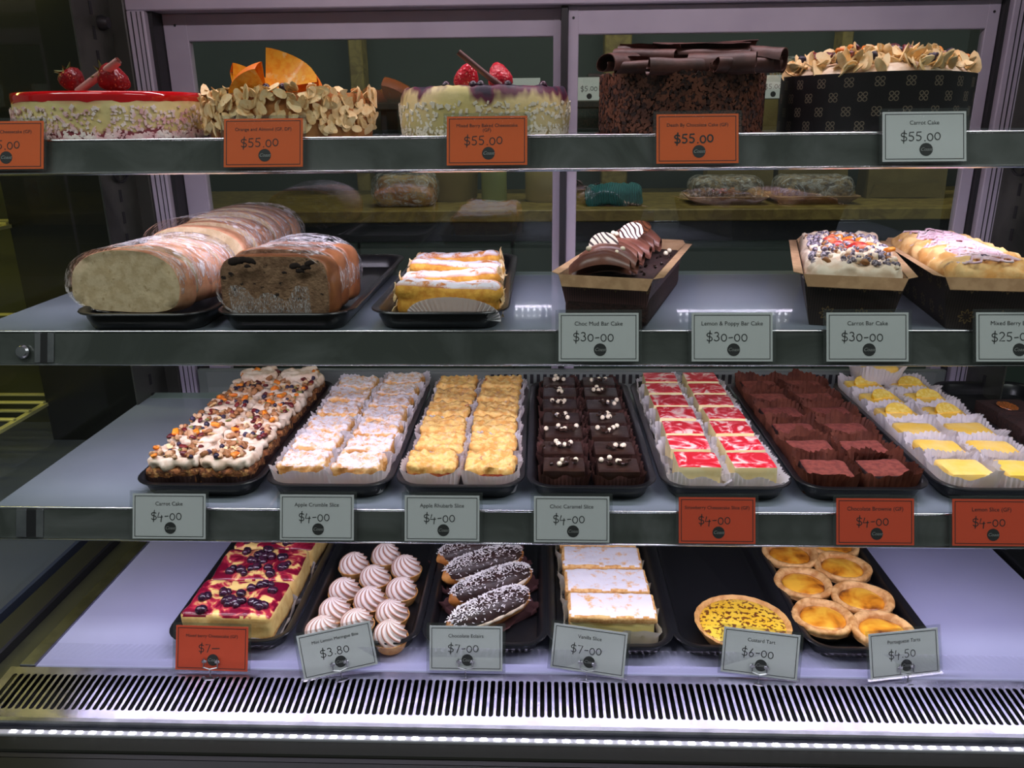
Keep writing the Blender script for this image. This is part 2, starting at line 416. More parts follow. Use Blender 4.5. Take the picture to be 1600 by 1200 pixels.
# ------------------------------------------------------------------ setting
def wobj(name, me, parent, **kw):            # mesh given in world coordinates, hung under a thing
    return obj(name, me, parent, tuple(-parent.location), **kw)
tag(obj('floor', MB().box((-5, -4, -.05), (5, 4, 0)).mesh('floor', mat('grey_floor', (.09, .09, .085), .5))), kind='structure')
case = empty('display_case', (XC, 1.25, 0), label='refrigerated glass display case with aluminium rear doors, white deck and slotted grille', cat='display case')
# base, deck
wobj('base_cabinet', MB().box((XL-.06, .80, 0), (XR+.06, 1.66, Z4-.075), b=.004).mesh('base_cabinet', MT['dark']), case)
wobj('deck_panel', MB().box((-.737, Y4, Z4-.006), (XR-.05, 1.585, Z4), b=.0015).mesh('deck_panel', MT['deck']), case)
wobj('deck_edge_trim', MB().box((-.760, Y4, Z4-.006), (-.7375, 1.585, Z4+.002), b=.001).mesh('deck_edge_trim', MT['steel']), case)
wobj('side_channel', MB().box((-.802, .86, Z4-.03), (-.7605, 1.585, Z4-.010)).mesh('side_channel', mat('olive_steel', (.045, .045, .026), .4)), case)
wobj('side_rail', MB().box((-.850, .80, Z4-.07), (-.803, 1.6, Z4+.006), b=.003).mesh('side_rail', MT['gasket']), case)
wobj('side_rail', MB().box((XR-.04, .80, Z4-.07), (XR+.03, 1.6, Z4+.006), b=.003).mesh('side_rail', MT['gasket']), case)
# grille: one punched sheet
g = MB(); gx0, gx1, ya, yb = -.772, XR-.045, .858, Y4-.001; s0, s1 = .872, .9365; pit = .00985; r = .0031; T = .0018
def gz(y): return Z4-.0005-(yb-y)*.095
ncell = int((gx1-gx0-.02)/pit); x0 = gx0+.011
def gq(pts): g.add([(x, y, gz(y)-d) for x, y, d in pts], [(0, 1, 2, 3)])
gq([(gx0, ya, 0), (x0, ya, 0), (x0, yb, 0), (gx0, yb, 0)]); xe = x0+ncell*pit; gq([(xe, ya, 0), (gx1, ya, 0), (gx1, yb, 0), (xe, yb, 0)])
for c in range(ncell):
    xa = x0+c*pit; xb = xa+pit; cx = (xa+xb)/2; K = 6
    top = [(cx-r*math.cos(PI*k/K), s1-r+r*math.sin(PI*k/K)) for k in range(K+1)]
    bot = [(cx-r*math.cos(PI*k/K), s0+r-r*math.sin(PI*k/K)) for k in range(K+1)]
    for (L, R_) in ((xa, cx-r), (cx+r, xb)): gq([(L, ya, 0), (R_, ya, 0), (R_, yb, 0), (L, yb, 0)])
    for k in range(K):
        gq([(*top[k], 0), (*top[k+1], 0), (top[k+1][0], yb, 0), (top[k][0], yb, 0)])
        gq([(bot[k][0], ya, 0), (bot[k+1][0], ya, 0), (*bot[k+1], 0), (*bot[k], 0)])
    ring = top+list(reversed(bot))
    for k in range(len(ring)):
        a, b = ring[k], ring[(k+1) % len(ring)]; gq([(*a, 0), (*a, T), (*b, T), (*b, 0)])
MT['grille'] = mat('brushed_grille_steel', (.47, .45, .58), .26, col2=(.34, .33, .44), scale=30, metal=1.0, bump=.2, bscale=60, bdist=.001)
wobj('air_grille', g.mesh('air_grille', MT['grille']), case)
wobj('grille_duct', MB().box((gx0, ya, Z4-.07), (gx1, yb, Z4-.04)).mesh('grille_duct', mat('duct_black', (.006, .006, .007), .7)), case)
fz = Z4-.010
wobj('front_trim', MB().box((XL-.06, .847, fz-.03), (XR+.06, .8575, fz+.003), b=.002).mesh('front_trim', MT['steel']), case)
wobj('front_gasket', MB().box((XL-.06, .838, fz-.03), (XR+.06, .8468, fz-.004)).mesh('front_gasket', mat('dark_blue_gasket', (.02, .022, .035), .35)), case)
LEDH = mat('led_lens', (.55, .55, .62), .25)
lh = wobj('led_strip', MB().box((XL-.06, .829, fz-.03), (XR+.06, .8378, fz-.001), b=.001).mesh('led_strip', LEDH), case)
d = MB()
n = 92
for i in range(n):
    x = -.70+i*.0178
    if x < XR: d.box((x, .8315, fz-.0012), (x+.0075, .8355, fz-.0002))
wobj('led_diodes', d.mesh('led_diodes', MT['led']), case, kind='stuff')
wobj('front_ledge', MB().box((XL-.06, .803, fz-.06), (XR+.06, .8288, fz-.003), b=.002).mesh('front_ledge', mat('ledge_dark', (.014, .015, .012), .55, spec=.12)), case)
wobj('glass_gasket', MB().box((XL-.06, .795, fz-.06), (XR+.06, .8028, fz-.006)).mesh('glass_gasket', mat('gasket_black', (.004, .004, .005), .5)), case)
wobj('outer_ledge', MB().box((XL-.06, .66, fz-.06), (XR+.06, .7948, fz-.004), b=.003).mesh('outer_ledge', mat('ledge_outer', (.014, .015, .013), .35, spec=.2)), case)
wobj('front_panel', MB().box((XL-.06, .70, .08), (XR+.06, .7995, fz-.061), b=.004).mesh('front_panel', MT['dark']), case)
area('led_light', (XC-XC, -.405+.012, fz+.006), (math.radians(180-35), 0, 0), 1.5, .006, .24, LED, case)
# front glass, end glass, clear guard
fg = MB(); yb0, yt = .799, .90; zt = 1.98
fg.add([(XL-.05, yb0-.003, fz-.006), (XR+.05, yb0-.003, fz-.006), (XR+.05, yt-.003, zt), (XL-.05, yt-.003, zt)], [(0, 1, 2, 3)])
wobj('front_glass', fg.mesh('front_glass', MT['glass_front']), case)
for x in (-.815, XR+.02):
    wobj('end_glass', MB().add([(x, .86, Z4), (x, 1.585, Z4), (x, 1.585, 1.9), (x, .95, 1.9)], [(0, 1, 2, 3)]).mesh('end_glass', MT['glass']), case)
wobj('clear_guard', MB().add([(gx0+.01, .9545, Z4+.0005), (gx1, .9545, Z4+.0005), (gx1, .9575, Z4+.036), (gx0+.01, .9575, Z4+.036)], [(0, 1, 2, 3)]).mesh('clear_guard', clear('clear_guard', (.98, .98, 1), .10, .03)), case)
# roof with its LED strip
wobj('canopy', MB().box((XL-.06, .92, 1.87), (XR+.06, 1.68, 1.95), b=.004).mesh('canopy', mat('canopy_white', (.5, .48, .5), .5)), case)
wobj('canopy_led', MB().box((XL+.05, 1.16, 1.855), (XR-.05, 1.19, 1.8698), b=.002).mesh('canopy_led', LEDH), case)
area('led_light', (0, 1.20-1.25, 1.852), (math.radians(8), 0, 0), 1.5, .02, 3.8, (1.0, .84, .92), case)
# rear frame
for nm, lo, hi in (('header', (-.78, 1.575, CAMZ+.19), (XR, 1.66, 1.87)), ('jamb', (-.757, 1.570, Z4), (-.724, 1.66, CAMZ+.1899)),
                   ('jamb', (.828, 1.570, Z4), (.862, 1.66, CAMZ+.1899))):
    wobj(nm, MB().box(lo, hi, b=.002).mesh(nm, MT['alu']), case)
for x0_, x1_ in ((-.7235, -.716), (.8205, .8275)):
    wobj('door_track', MB().box((x0_, 1.585, Z4), (x1_, 1.655, CAMZ+.1899)).mesh('door_track', MT['gasket']), case)
def door(x0, x1, y, lst, rst, ztop):
    f = MB(); zb = Z4+.002
    f.box((x0, y, ztop-.048), (x1, y+.018, ztop), b=.0015); f.box((x0, y, zb), (x1, y+.018, zb+.05), b=.0015)
    f.box((x0, y-.0005, zb), (x0+lst, y+.0185, ztop+.0005), b=.0015); f.box((x1-rst, y-.0005, zb), (x1, y+.0185, ztop+.0005), b=.0015)
    o = wobj('sliding_door', f.mesh('sliding_door', MT['alu'], 30), case)
    obj('glass_pane', MB().add([(x0+lst-.002, y+.009, zb+.048), (x1-rst+.002, y+.009, zb+.048), (x1-rst+.002, y+.009, ztop-.046), (x0+lst-.002, y+.009, ztop-.046)], [(0, 1, 2, 3)]).mesh('glass_pane', MT['glass_door']), o)
    sc = MB().lathe([(.0001, 0), (.0025, 0), (.002, .0012), (.0001, .0012)], 10).mesh('screw', MT['dark'], 40)
    for sx in (x0+lst*.5, x1-rst*.5): obj('screw', sc, o, (sx, y-.0005, ztop-.02), (math.radians(90), 0, 0))
    return o
door(-.7155, .052, 1.625, .046, .030, CAMZ+.1895)
door(.048, .8200, 1.597, .020, .022, CAMZ+.1895)
wobj('door_seal', MB().box((.036, 1.588, Z4+.01), (.0475, 1.624, CAMZ+.189)).mesh('door_seal', MT['gasket']), case)
wobj('rear_panel', MB().box((-.72, 1.572, Z4+.001), (.82, 1.584, CAMZ-.495), b=.002).mesh('rear_panel', mat('grey_green_panel', (.16, .19, .17), .4)), case)
vent = MB().box((-.0035, -.0006, -.010), (.0035, .0006, .010)).mesh('vent_slot', MT['gasket'])
vp = wobj('vent_plate', MB().box((-.70, 1.570, CAMZ-.548), (.80, 1.5718, CAMZ-.500), b=.0006).mesh('vent_plate', mat('vent_plate', (.20, .23, .21), .35)), case)
for k in range(60): obj('vent_slot', vent, vp, (-.10+k*.0135, 1.5697, CAMZ-.514))
# slotted uprights that carry the shelves
up_m = mat('upright_olive_steel', (.12, .125, .105), .35, metal=.7, col2=(.08, .085, .07), scale=12)
for sgn, xx in ((1, -.786), (-1, .858)):
    u = wobj('shelf_upright', MB().box((xx-.0015, 1.44, Z4+.02), (xx+.0015, 1.565, 1.86)).mesh('shelf_upright', up_m), case)
    sl = MB().box((-.0012, -.004, -.011), (.0012, .004, .011)).mesh('slot', MT['gasket'])
    for k in range(26):
        obj('slot', sl, u, (xx+sgn*.0015, 1.50, Z4+.06+k*.040))
    kn = MB().lathe([(.0001, 0), (.012, 0), (.013, .006), (.009, .016), (.0001, .018)], 20).mesh('hook_knob', MT['gasket'], 40)
    for zz in (CAMZ+.165, CAMZ-.085): obj('hook_knob', kn, u, (xx+sgn*.0015, 1.525, zz), (0, sgn*PI/2, 0))
    cl_ = MB(); cl_.tube([(0, .030*math.cos(a_*PI/12), .026*math.sin(a_*PI/12)) for a_ in range(25)], .0025, 6, caps=False)
    obj('cable_loop', cl_.mesh('cable_loop', MT['gasket'], 80), u, (xx+sgn*.006, 1.505, CAMZ-.082))
for gx_, gw in ((-.748, .002), (-.738, .0015), (-.730, .0015), (.838, .0015), (.846, .002), (.855, .0015)):
    wobj('jamb_groove', MB().box((gx_, 1.5692, Z4+.002), (gx_+gw, 1.5699, CAMZ+.188)).mesh('jamb_groove', MT['dark']), case)
# corner post at the back left, dark
wobj('corner_post', MB().box((-.815, 1.566, Z4), (-.7575, 1.66, 1.87), b=.002).mesh('corner_post', mat('dark_olive_post', (.035, .036, .030), .35)), case)
wobj('corner_post', MB().box((.8625, 1.566, Z4), (.90, 1.66, 1.87), b=.002).mesh('corner_post', mat('dark_olive_post', (.035, .036, .030), .35)), case)
# ------------------------------------------------------------------ shelves
def shelf(z, yf, yback, label, watts, knob=False, lc=LED, br=(), pyb=545, tilt=34, spread=118):
    D = yback-yf; W = WID; s = empty('glass_shelf', (XC, yf, z), label=label, cat='shelf', group='display shelves')
    obj('panel', MB().box((-W/2, .003, -.008), (W/2, D-.035, 0), b=.001).mesh('panel', MT['shelf']), s)
    obj('glass_edge', MB().box((-W/2, D-.0348, -.008), (W/2, D, 0), b=.0012).mesh('glass_edge', MT['shelf_edge']), s)
    rl = obj('price_rail', MB().box((-W/2, -.0015, -.0425), (W/2, .0015, 0), b=.0005).mesh('price_rail', MT['rail']), s, (0, 0, 0), (LT, 0, 0))
    obj('rail_bead', MB().tube([(-W/2, -.001, .0012), (W/2, -.001, .0012)], .0019, 8).mesh('rail_bead', MT['chrome'], 60), rl)
    obj('rail_ledge', MB().box((-W/2, -.0062, -.0448), (W/2, .0015, -.0424), b=.0008).mesh('rail_ledge', MT['chrome'], 40), rl)
    obj('led_housing', MB().box((-W/2+.02, .010, -.021), (W/2-.02, .030, -.0085), b=.001).mesh('led_housing', LEDH), s)
    dd = MB()
    for i in range(98):
        x = -W/2+.04+i*.0162
        dd.box((x, .0301, -.019), (x+.005, .0312, -.0145))
    obj('led_diodes', dd.mesh('led_diodes', MT['led']), s, kind='stuff')
    for sx in (-1, 1): obj('bracket', MB().box((sx*(W/2-.02)-.003, .032, -.034), (sx*(W/2-.02)+.003, D-.002, -.0085), b=.001).mesh('bracket', MT['steel']), s)
    area('led_light', (0, .022, -.0225), (math.radians(tilt), 0, 0), W-.06, .010, watts, lc, s, math.radians(spread))
    if knob: obj('knob', MB().lathe([(.0001, 0), (.009, 0), (.0095, .003), (.007, .006), (.0001, .0065)], 24).mesh('knob', MT['steel'], 35), s, (at_y(38, 548, yf-.01).x-XC, -.0125, -.0235), (math.radians(90-19), 0, 0), label='round metal knob on the rail')
    for a, b_, m_ in br:
        xa, xb = at_y(a, pyb, yf-.01).x-XC, at_y(b_, pyb, yf-.01).x-XC
        obj('end_bracket', MB().box((xa, -.0035, -.0405), (xb, -.0016, -.001), b=.0004).mesh('end_bracket', m_), rl)  # black piece paints in the dark gap between the steel plates
    return s
shelf(Z1, Y1, 1.400, 'top glass shelf with whole round cakes standing on it', 2.7)
shelf(Z2, Y2, 1.470, 'second glass shelf holding bread trays and bar cakes', 2.8, True, br=((54, 63, MT['steel']), (63, 74, MT['gasket']), (74, 84, MT['steel'])))
shelf(Z3, Y3, 1.515, 'third glass shelf filled with black trays of cake slices', 1.95, lc=(.84, .78, 1.0), br=((26, 42, MT['steel']), (42, 57, MT['gasket']), (57, 68, MT['steel'])), pyb=822, tilt=10, spread=180)
# ------------------------------------------------------------------ black trays
def tray_mesh(w=.190, d=.485, h=.027):
    def L(ins, z, r): return [(x, y, z) for x, y in rrect(w-2*ins, d-2*ins, max(r-ins, .006), 6)]
    R0 = .042
    m = MB(); m.loft([L(.020, 0, R0), L(.015, .004, R0), L(.010, .016, R0), L(.0095, h-.004, R0), L(.001, h-.0028, R0), L(0, h-.0014, R0), L(.001, h, R0), L(.0085, h-.0005, R0),
                      L(.0125, h-.004, R0), L(.017, .010, R0), L(.0185, .0055, R0), L(.023, .004, R0)])
    return m.mesh('serving_tray', MT['black'], 50)
TRAY = tray_mesh()
TRAYZ = .004
def tray(x, y, z, label, rot=0): return obj('serving_tray', TRAY, None, (x, y, z), (0, 0, rot), label=label, cat='tray', group='black serving trays')
TX = [-.5035, -.3105, -.1180, .0735, .2675, .4605, .657]   # third shelf, left to right
TY3 = 1.273
for x, nm in zip(TX, ('cream-topped carrot cake slices', 'sugared apple crumble slices', 'golden apple rhubarb slices', 'dark choc caramel slices', 'pink strawberry cheesecake slices', 'chocolate brownies in brown paper', 'yellow lemon slices')):
    tray(x, TY3, Z3, 'black plastic tray holding the '+nm)
tray(.848-.0, TY3+.0, Z3, 'black plastic tray of chocolate squares at the right edge')
tray(-.543, 1.266, Z2, 'black plastic tray under the white bread loaves'); tray(-.348, 1.266, Z2, 'black plastic tray under the dark brown loaf'); tray(-.138, 1.272, Z2, 'black plastic tray holding the sugared sponge slices')
TX4 = [-.466, -.2735, -.0825, .1025, .289, .479]
TY4 = 1.220
for x, nm in zip(TX4, ('berry cheesecake slices', 'mini lemon meringue tarts', 'chocolate eclairs', 'vanilla slices', 'single custard tart', 'small portuguese tarts')):
    tray(x, TY4, Z4, 'black plastic tray on the white deck holding the '+nm)
# ------------------------------------------------------------------ food: shared makers
ORD = ['front', 'second', 'third', 'fourth', 'fifth', 'sixth', 'seventh', 'eighth']
def where(col, row, n):
    return ('left' if col == 0 else 'right')+' column, '+(ORD[0]+'most' if row == 0 else 'rearmost' if row == n-1 else ORD[row]+' from the front')
def paper_case(w, d, h, flare, m, n=88, amp=.0013, irr=.002, seed=0, back=0.0, corner=.0):
    rnd = random.Random(seed); base = []
    P = rrect(w, d, .012, 40)
    # resample evenly
    pts = [Vector((*p, 0)) for p in P]; cum = [0]
    for i in range(len(pts)): cum.append(cum[-1]+(pts[(i+1) % len(pts)]-pts[i]).length)
    tot = cum[-1]; out = []
    k = 0
    for i in range(n):
        t = tot*i/n
        while cum[k+1] < t: k += 1
        f = (t-cum[k])/max(1e-9, cum[k+1]-cum[k]); out.append(pts[k].lerp(pts[(k+1) % len(pts)], f))
    loops = []
    for zi, tz in enumerate((0, .12, .55, 1.0)):
        L = []
        for i, p in enumerate(out):
            dirv = Vector((p.x/(w/2), p.y/(d/2), 0)); dirv.normalize()
            a = (amp if i % 2 else -amp)*min(1, tz*1.6+.15)
            wob = nz((p.x*6, p.y*6, tz), 8, seed)*irr*tz
            q = p+dirv*(a+flare*tz+wob*1.5)
            z = h*tz+(nz((p.x, p.y, 0), 55, seed+3)*irr*2.2+(back*max(0, p.y/(d/2)))+corner*max(0, abs(p.x/(w/2))*abs(p.y/(d/2))-.55)*2)*tz+(a*.6 if tz == 1 else 0)
            L.append((q.x, q.y, max(z, 0)))
        loops.append(L)
    return MB().loft(loops, True, False).mesh('paper_case', m, 60)
def block(name, w, d, h, r, res, mats, dfn, pfn, seed=0, smooth=70):
    vs, fs = rgrid(w, d, h, r, *res); me = MB().add(vs, fs).mesh(name, mats, None)
    if dfn: displace(me, lambda c, n: dfn(c, n, seed))
    if pfn: paint(me, pfn)
    me.shade_smooth(); me.set_sharp_from_angle(angle=math.radians(smooth)); return me
def flat_base(c, n): return min(1.0, max(0.0, c.z/.006))
def ball(name, r, m, seed=0, amp=0, sx=1, sy=1, sz=1, n=10, k=7):
    vs, fs = [], []
    mb = MB(); prof = [(max(1e-4, r*math.sin(PI*i/k)), -r*math.cos(PI*i/k)) for i in range(k+1)]
    mb.lathe(prof, n); me = mb.mesh(name, m, None)
    for v in me.vertices:
        f = 1+amp*nz(v.co/r, 1.3, seed); v.co = Vector((v.co.x*sx*f, v.co.y*sy*f, v.co.z*sz*f))
    me.shade_smooth(); return me
C = srgb
MT['white_paper'] = paper('white_baking_paper', (.80, .78, .80), .35)
MT['brown_paper'] = paper('brown_baking_paper', C(120, 66, 46), .25, C(90, 46, 32))
MT['dark_paper'] = paper('dark_baking_paper', C(48, 24, 20), .2)
MT['choc_paper'] = paper('chocolate_baking_paper', C(84, 50, 42), .2, C(60, 34, 28))
MT['crumble'] = mat('sugared_crumble', C(238, 192, 124), .8, C(214, 150, 80), 90, bump=.6, bscale=260, sugar=.92, sscale=95, slo=.36, shi=.55)
MT['crumble_gold'] = mat('golden_crumble', C(246, 206, 122), .75, C(224, 162, 78), 85, bump=.6, bscale=260, col3=C(150, 56, 36), scale3=45, lo3=.68, hi3=.74, sugar=.25, slo=.5, shi=.7)
MT['pastry'] = mat('pastry_side', C(226, 176, 98), .75, C(200, 140, 66), 120, bump=.5)
MT['rhubarb'] = mat('rhubarb_filling', C(168, 62, 40), .4, C(206, 120, 60), 90, coat=.3)
MT['choc'] = mat('dark_chocolate', (.024, .010, .007), .32, (.036, .016, .010), 60, bump=.3, bscale=120, spec=.5)
MT['choc_milk'] = mat('milk_chocolate', C(92, 54, 38), .34, C(74, 40, 28), 40, bump=.1, spec=.5)
MT['choc_crumb'] = mat('chocolate_crumb', C(54, 28, 22), .8, C(36, 18, 14), 200, bump=.9, bscale=350)
MT['pearl'] = mat('cream_pearl', C(238, 226, 196), .3, spec=.5)
MT['cheese'] = mat('cream_cheese', C(240, 226, 172), .55, C(232, 212, 150), 40, sss=.0)
def marble(name, a, b, c, scale, dist, lo=.40, mid=.5, hi=.6, rough=.25):
    s = N(name); f = s.noise(s.coord(), scale, 3, .5, dist); s.base(s.ramp(f, [(lo, a), (mid, b), (hi, c)])); s.set(Roughness=rough); return s.m
MT['straw_top'] = marble('strawberry_marble', C(214, 30, 46), C(238, 96, 108), C(248, 214, 200), 22, 3.0, .46, .54, .63)
MT['cocoa'] = mat('cocoa_dust', C(134, 66, 52), .95, C(108, 48, 38), 120, bump=.5, bscale=300)
MT['brownie'] = mat('brownie_side', C(46, 24, 18), .8, C(30, 14, 10), 120, bump=.6)
MT['lemon_top'] = mat('lemon_icing', C(248, 206, 82), .35, C(250, 216, 120), 30)
MT['lemon_rind'] = mat('lemon_rind', C(246, 190, 20), .4, bump=.2)
MT['lemon_flesh'] = mat('lemon_flesh', C(236, 200, 70), .3, C(246, 224, 130), 160, coat=.3)
MT['biscuit'] = mat('biscuit_base', C(226, 176, 100), .8, C(190, 136, 70), 200, bump=.5)
MT['carrot'] = mat('carrot_crumb', C(150, 92, 48), .85, C(84, 46, 24), 140, bump=1.0, bscale=260, bdist=.002, col3=C(200, 150, 90), scale3=120, lo3=.55, hi3=.66)
MT['cream'] = mat('whipped_cream', C(238, 222, 198), .5, C(224, 198, 168), 60, bump=.25, bscale=90)
MT['blueberry'] = mat('dark_berry', C(36, 26, 44), .42, C(58, 48, 74), 160)
MT['cranberry'] = mat('dried_cranberry', C(122, 30, 30), .4, C(80, 16, 22), 120, coat=.3)
MT['apricot'] = mat('dried_apricot', C(240, 150, 40), .45, C(226, 116, 20), 90, coat=.2)
MT['seed'] = mat('pumpkin_seed', C(136, 140, 74), .5)
MT['nut'] = mat('walnut', C(176, 122, 74), .6, C(140, 90, 50), 120, bump=.5)
MT['almond'] = mat('almond_flake', C(248, 222, 168), .55, C(240, 200, 136), 110, col3=C(190, 130, 70), scale3=160, lo3=.66, hi3=.72)
# toppings shared by several cakes
BERRY = [ball('blueberry', .0042, MT['blueberry'], i, .18) for i in range(2)]
CRAN = [ball('cranberry', .0055, MT['cranberry'], i, .5, 1.2, .9, .6) for i in range(2)]
APRI = [block('apricot_piece', .013, .009, .006, .002, (4, 4, 3), MT['apricot'], lambda c, n, s: nz(c, 180, s)*.0015, None, i) for i in range(2)]
SEED = ball('pumpkin_seed', .0055, MT['seed'], 0, 0, 1, .55, .3)
NUT = [ball('nut_piece', .0055, MT['nut'], i, .8, 1.1, .9, .7) for i in range(2)]
PEARL = ball('chocolate_pearl', .0040, MT['pearl'], 0, 0, n=12, k=8)
FLAKE = []
for i in range(3):
    f = MB(); a, b, t = .0075*(1+.12*i), .0045, .0006; n_ = 10
    L = []
    for zz, sc in ((-t, .9), (t, 1.0)):
        L.append([(a*sc*math.cos(2*PI*k/n_)*(1+.18*math.cos(2*PI*k/n_)), b*sc*math.sin(2*PI*k/n_), zz+.0012*math.cos(4*PI*k/n_)*(i-1)) for k in range(n_)])
    FLAKE.append(f.loft(L).mesh('almond_flake', MT['almond'], 60))
CRUM = ball('crumb_piece', .0048, mat('pale_crumb', C(212, 176, 134), .8, C(186, 140, 98), 150, bump=.6), 7, .8)
def scatter(parent, kinds, n, xr, yr, zfn, rnd, sc=(.8, 1.2)):
    for _ in range(n):
        nm, me = rnd.choice(kinds); x = rnd.uniform(*xr); y = rnd.uniform(*yr)
        obj(nm, me, parent, (x, y, zfn(x, y)), (rnd.uniform(-.5, .5), rnd.uniform(-.5, .5), rnd.uniform(0, 6.28)), rnd.uniform(*sc))
def lay(ti, cols, desc, cat, group, name, build, zt=Z3, ty=TY3, txs=TX, dx=.0415, y0=.222, jx=.002, jy=.002, jr=.03):
    """two columns of slices along a tray"""
    rnd = random.Random(ti*31+5)
    for c, (nrow, pitch) in enumerate(cols):
        for r in range(nrow):
            x = txs[ti]+(-dx if c == 0 else dx)+rnd.uniform(-jx, jx); y = ty-y0+pitch*(r+.5)+rnd.uniform(-jy, jy)
            t = empty(name, (x, y, zt+TRAYZ), (0, 0, rnd.uniform(-jr, jr)), desc+', '+where(c, r, nrow), cat, group)
            build(t, c, r, rnd)
# --- apple crumble (white paper cases, sifted sugar)
def crumb_top(amp, s):
    return lambda c, n, k: (amp*(lump(c, s, k)*1.2+.4*nz(c, 60, k)) if c.z > .02 else .0006*nz(c, 120, k))*flat_base(c, n)
AC = [block('crumble_slice', .070, .060, .040, .006, (18, 16, 7), [MT['pastry'], MT['crumble']], crumb_top(.0075, 110), lambda c, n: 1 if c.z > .030 else 0, i) for i in range(3)]
PC_AC = [paper_case(.076, .066, .035, .009, MT['white_paper'], seed=i, irr=.005, corner=.008) for i in range(3)]
def b_ac(t, c, r, rnd):
    k = rnd.randrange(3); obj('crumble_slice', AC[k], t, (0, 0, .001)); obj('paper_case', PC_AC[rnd.randrange(3)], t)
lay(1, ((6, .0735), (7, .066)), 'sugar-dusted apple crumble slice in white paper', 'slice', 'apple crumble slices', 'apple_crumble_slice', b_ac)
# --- apple rhubarb
AR = [block('crumble_slice', .071, .064, .041, .006, (18, 16, 7), [MT['pastry'], MT['crumble_gold'], MT['rhubarb']], crumb_top(.0085, 95), lambda c, n: 1 if c.z > .031 else (2 if c.z > .022 else 0), i) for i in range(3)]
PC_AR = [paper_case(.075, .068, .034, .007, MT['white_paper'], seed=i+10, irr=.004, corner=.005) for i in range(3)]
def b_ar(t, c, r, rnd):
    obj('crumble_slice', AR[rnd.randrange(3)], t, (0, 0, .001)); obj('paper_case', PC_AR[rnd.randrange(3)], t)
lay(2, ((6, .074), (6, .074)), 'golden apple rhubarb crumble slice', 'slice', 'apple rhubarb slices', 'apple_rhubarb_slice', b_ar)
# --- choc caramel
CC = [block('chocolate_block', .061, .051, .034, .0025, (10, 9, 5), MT['choc'], lambda c, n, k: .0006*nz(c, 90, k), None, i, 40) for i in range(2)]
PC_CC = [paper_case(.066, .056, .030, .006, MT['choc_paper'], seed=i+20, irr=.004, corner=.005) for i in range(2)]
SHARD = [block('chocolate_flake', .010, .006, .004, .001, (3, 3, 2), MT['choc'], lambda c, n, k: .001*nz(c, 200, k), None, i) for i in range(2)]
def b_cc(t, c, r, rnd):
    obj('chocolate_block', CC[rnd.randrange(2)], t, (0, 0, .001)); obj('paper_case', PC_CC[rnd.randrange(2)], t)
    for _ in range(7): obj('chocolate_flake', rnd.choice(SHARD), t, (rnd.gauss(0, .009), rnd.gauss(0, .006), .036+rnd.uniform(0, .003)), (rnd.uniform(-.5, .5), rnd.uniform(-.5, .5), rnd.uniform(0, 6)))
    for _ in range(rnd.choice((3, 4, 4, 5))): obj('chocolate_pearl', PEARL, t, (rnd.gauss(0, .011), rnd.gauss(.002, .007), .0385+rnd.uniform(0, .002)))
lay(3, ((7, .0655), (7, .0655)), 'dark choc caramel slice topped with cream pearls', 'slice', 'choc caramel slices', 'choc_caramel_slice', b_cc, dx=.039)
# --- strawberry cheesecake slices
SC = [block('cheesecake_block', .062, .057, .043, .003, (10, 9, 8), [MT['cheese'], MT['straw_top'], MT['biscuit']], lambda c, n, k: .0006*nz(c, 70, k), lambda c, n: 1 if n.z > .6 and c.z > .02 else (2 if c.z < .008 else 0), i, 50) for i in range(2)]
PC_SC = [paper_case(.069, .062, .030, .010, MT['white_paper'], seed=i+30, irr=.006, corner=.008) for i in range(3)]
def b_sc(t, c, r, rnd):
    obj('cheesecake_block', SC[rnd.randrange(2)], t, (0, 0, .001)); obj('paper_case', PC_SC[rnd.randrange(3)], t)
lay(4, ((7, .0655), (7, .0655)), 'red-marbled strawberry cheesecake slice', 'slice', 'strawberry cheesecake slices', 'strawberry_cheesecake_slice', b_sc, dx=.0395)
# --- brownies
BR = [block('brownie_block', .066, .060, .030, .004, (12, 11, 6), [MT['brownie'], MT['cocoa']], lambda c, n, k: (.0016*nz(c, 80, k)+.0008*nz(c, 220, k))*flat_base(c, n), lambda c, n: 1 if n.z > .45 and c.z > .015 else 0, i, 60) for i in range(3)]
PC_BR = [paper_case(.072, .066, .036, .006, MT['brown_paper'], seed=i+40, irr=.006, back=.006, n=72, amp=.0018, corner=.004) for i in range(3)]
def b_br(t, c, r, rnd):
    obj('brownie_block', BR[rnd.randrange(3)], t, (0, -.001, .001)); obj('paper_case', PC_BR[rnd.randrange(3)], t)
lay(5, ((6, .0755), (6, .0755)), 'cocoa-dusted chocolate brownie in brown paper', 'brownie', 'chocolate brownies', 'chocolate_brownie', b_br, jr=.07)
# --- lemon slices
LS = [block('lemon_block', .062, .056, .032, .004, (10, 9, 6), [MT['biscuit'], MT['lemon_top']], lambda c, n, k: .0012*nz(c, 60, k), lambda c, n: 1 if c.z > .020 else 0, i, 60) for i in range(2)]
PC_LS = [paper_case(.070, .064, .034, .009, MT['white_paper'], seed=i+50, irr=.005, back=.004, n=80, amp=.0016, corner=.004) for i in range(3)]
lw = MB(); pts = [(.021*math.cos(PI*k/12), 0, .021*math.sin(PI*k/12)) for k in range(13)]
WEDGE_R = MB().loft([[(x*s, y, z*s) for x, _, z in pts] for (s, y) in ((1, -.003), (1.04, -.003), (1.04, .003), (1, .003))], False, False, closed=False).mesh('rind', MT['lemon_rind'], 50)
WEDGE_F = MB().loft([[(x*1.005, y, z*1.005) for x, _, z in pts] for y in (-.0028, .0028)]).mesh('lemon_wedge', MT['lemon_flesh'], 40)
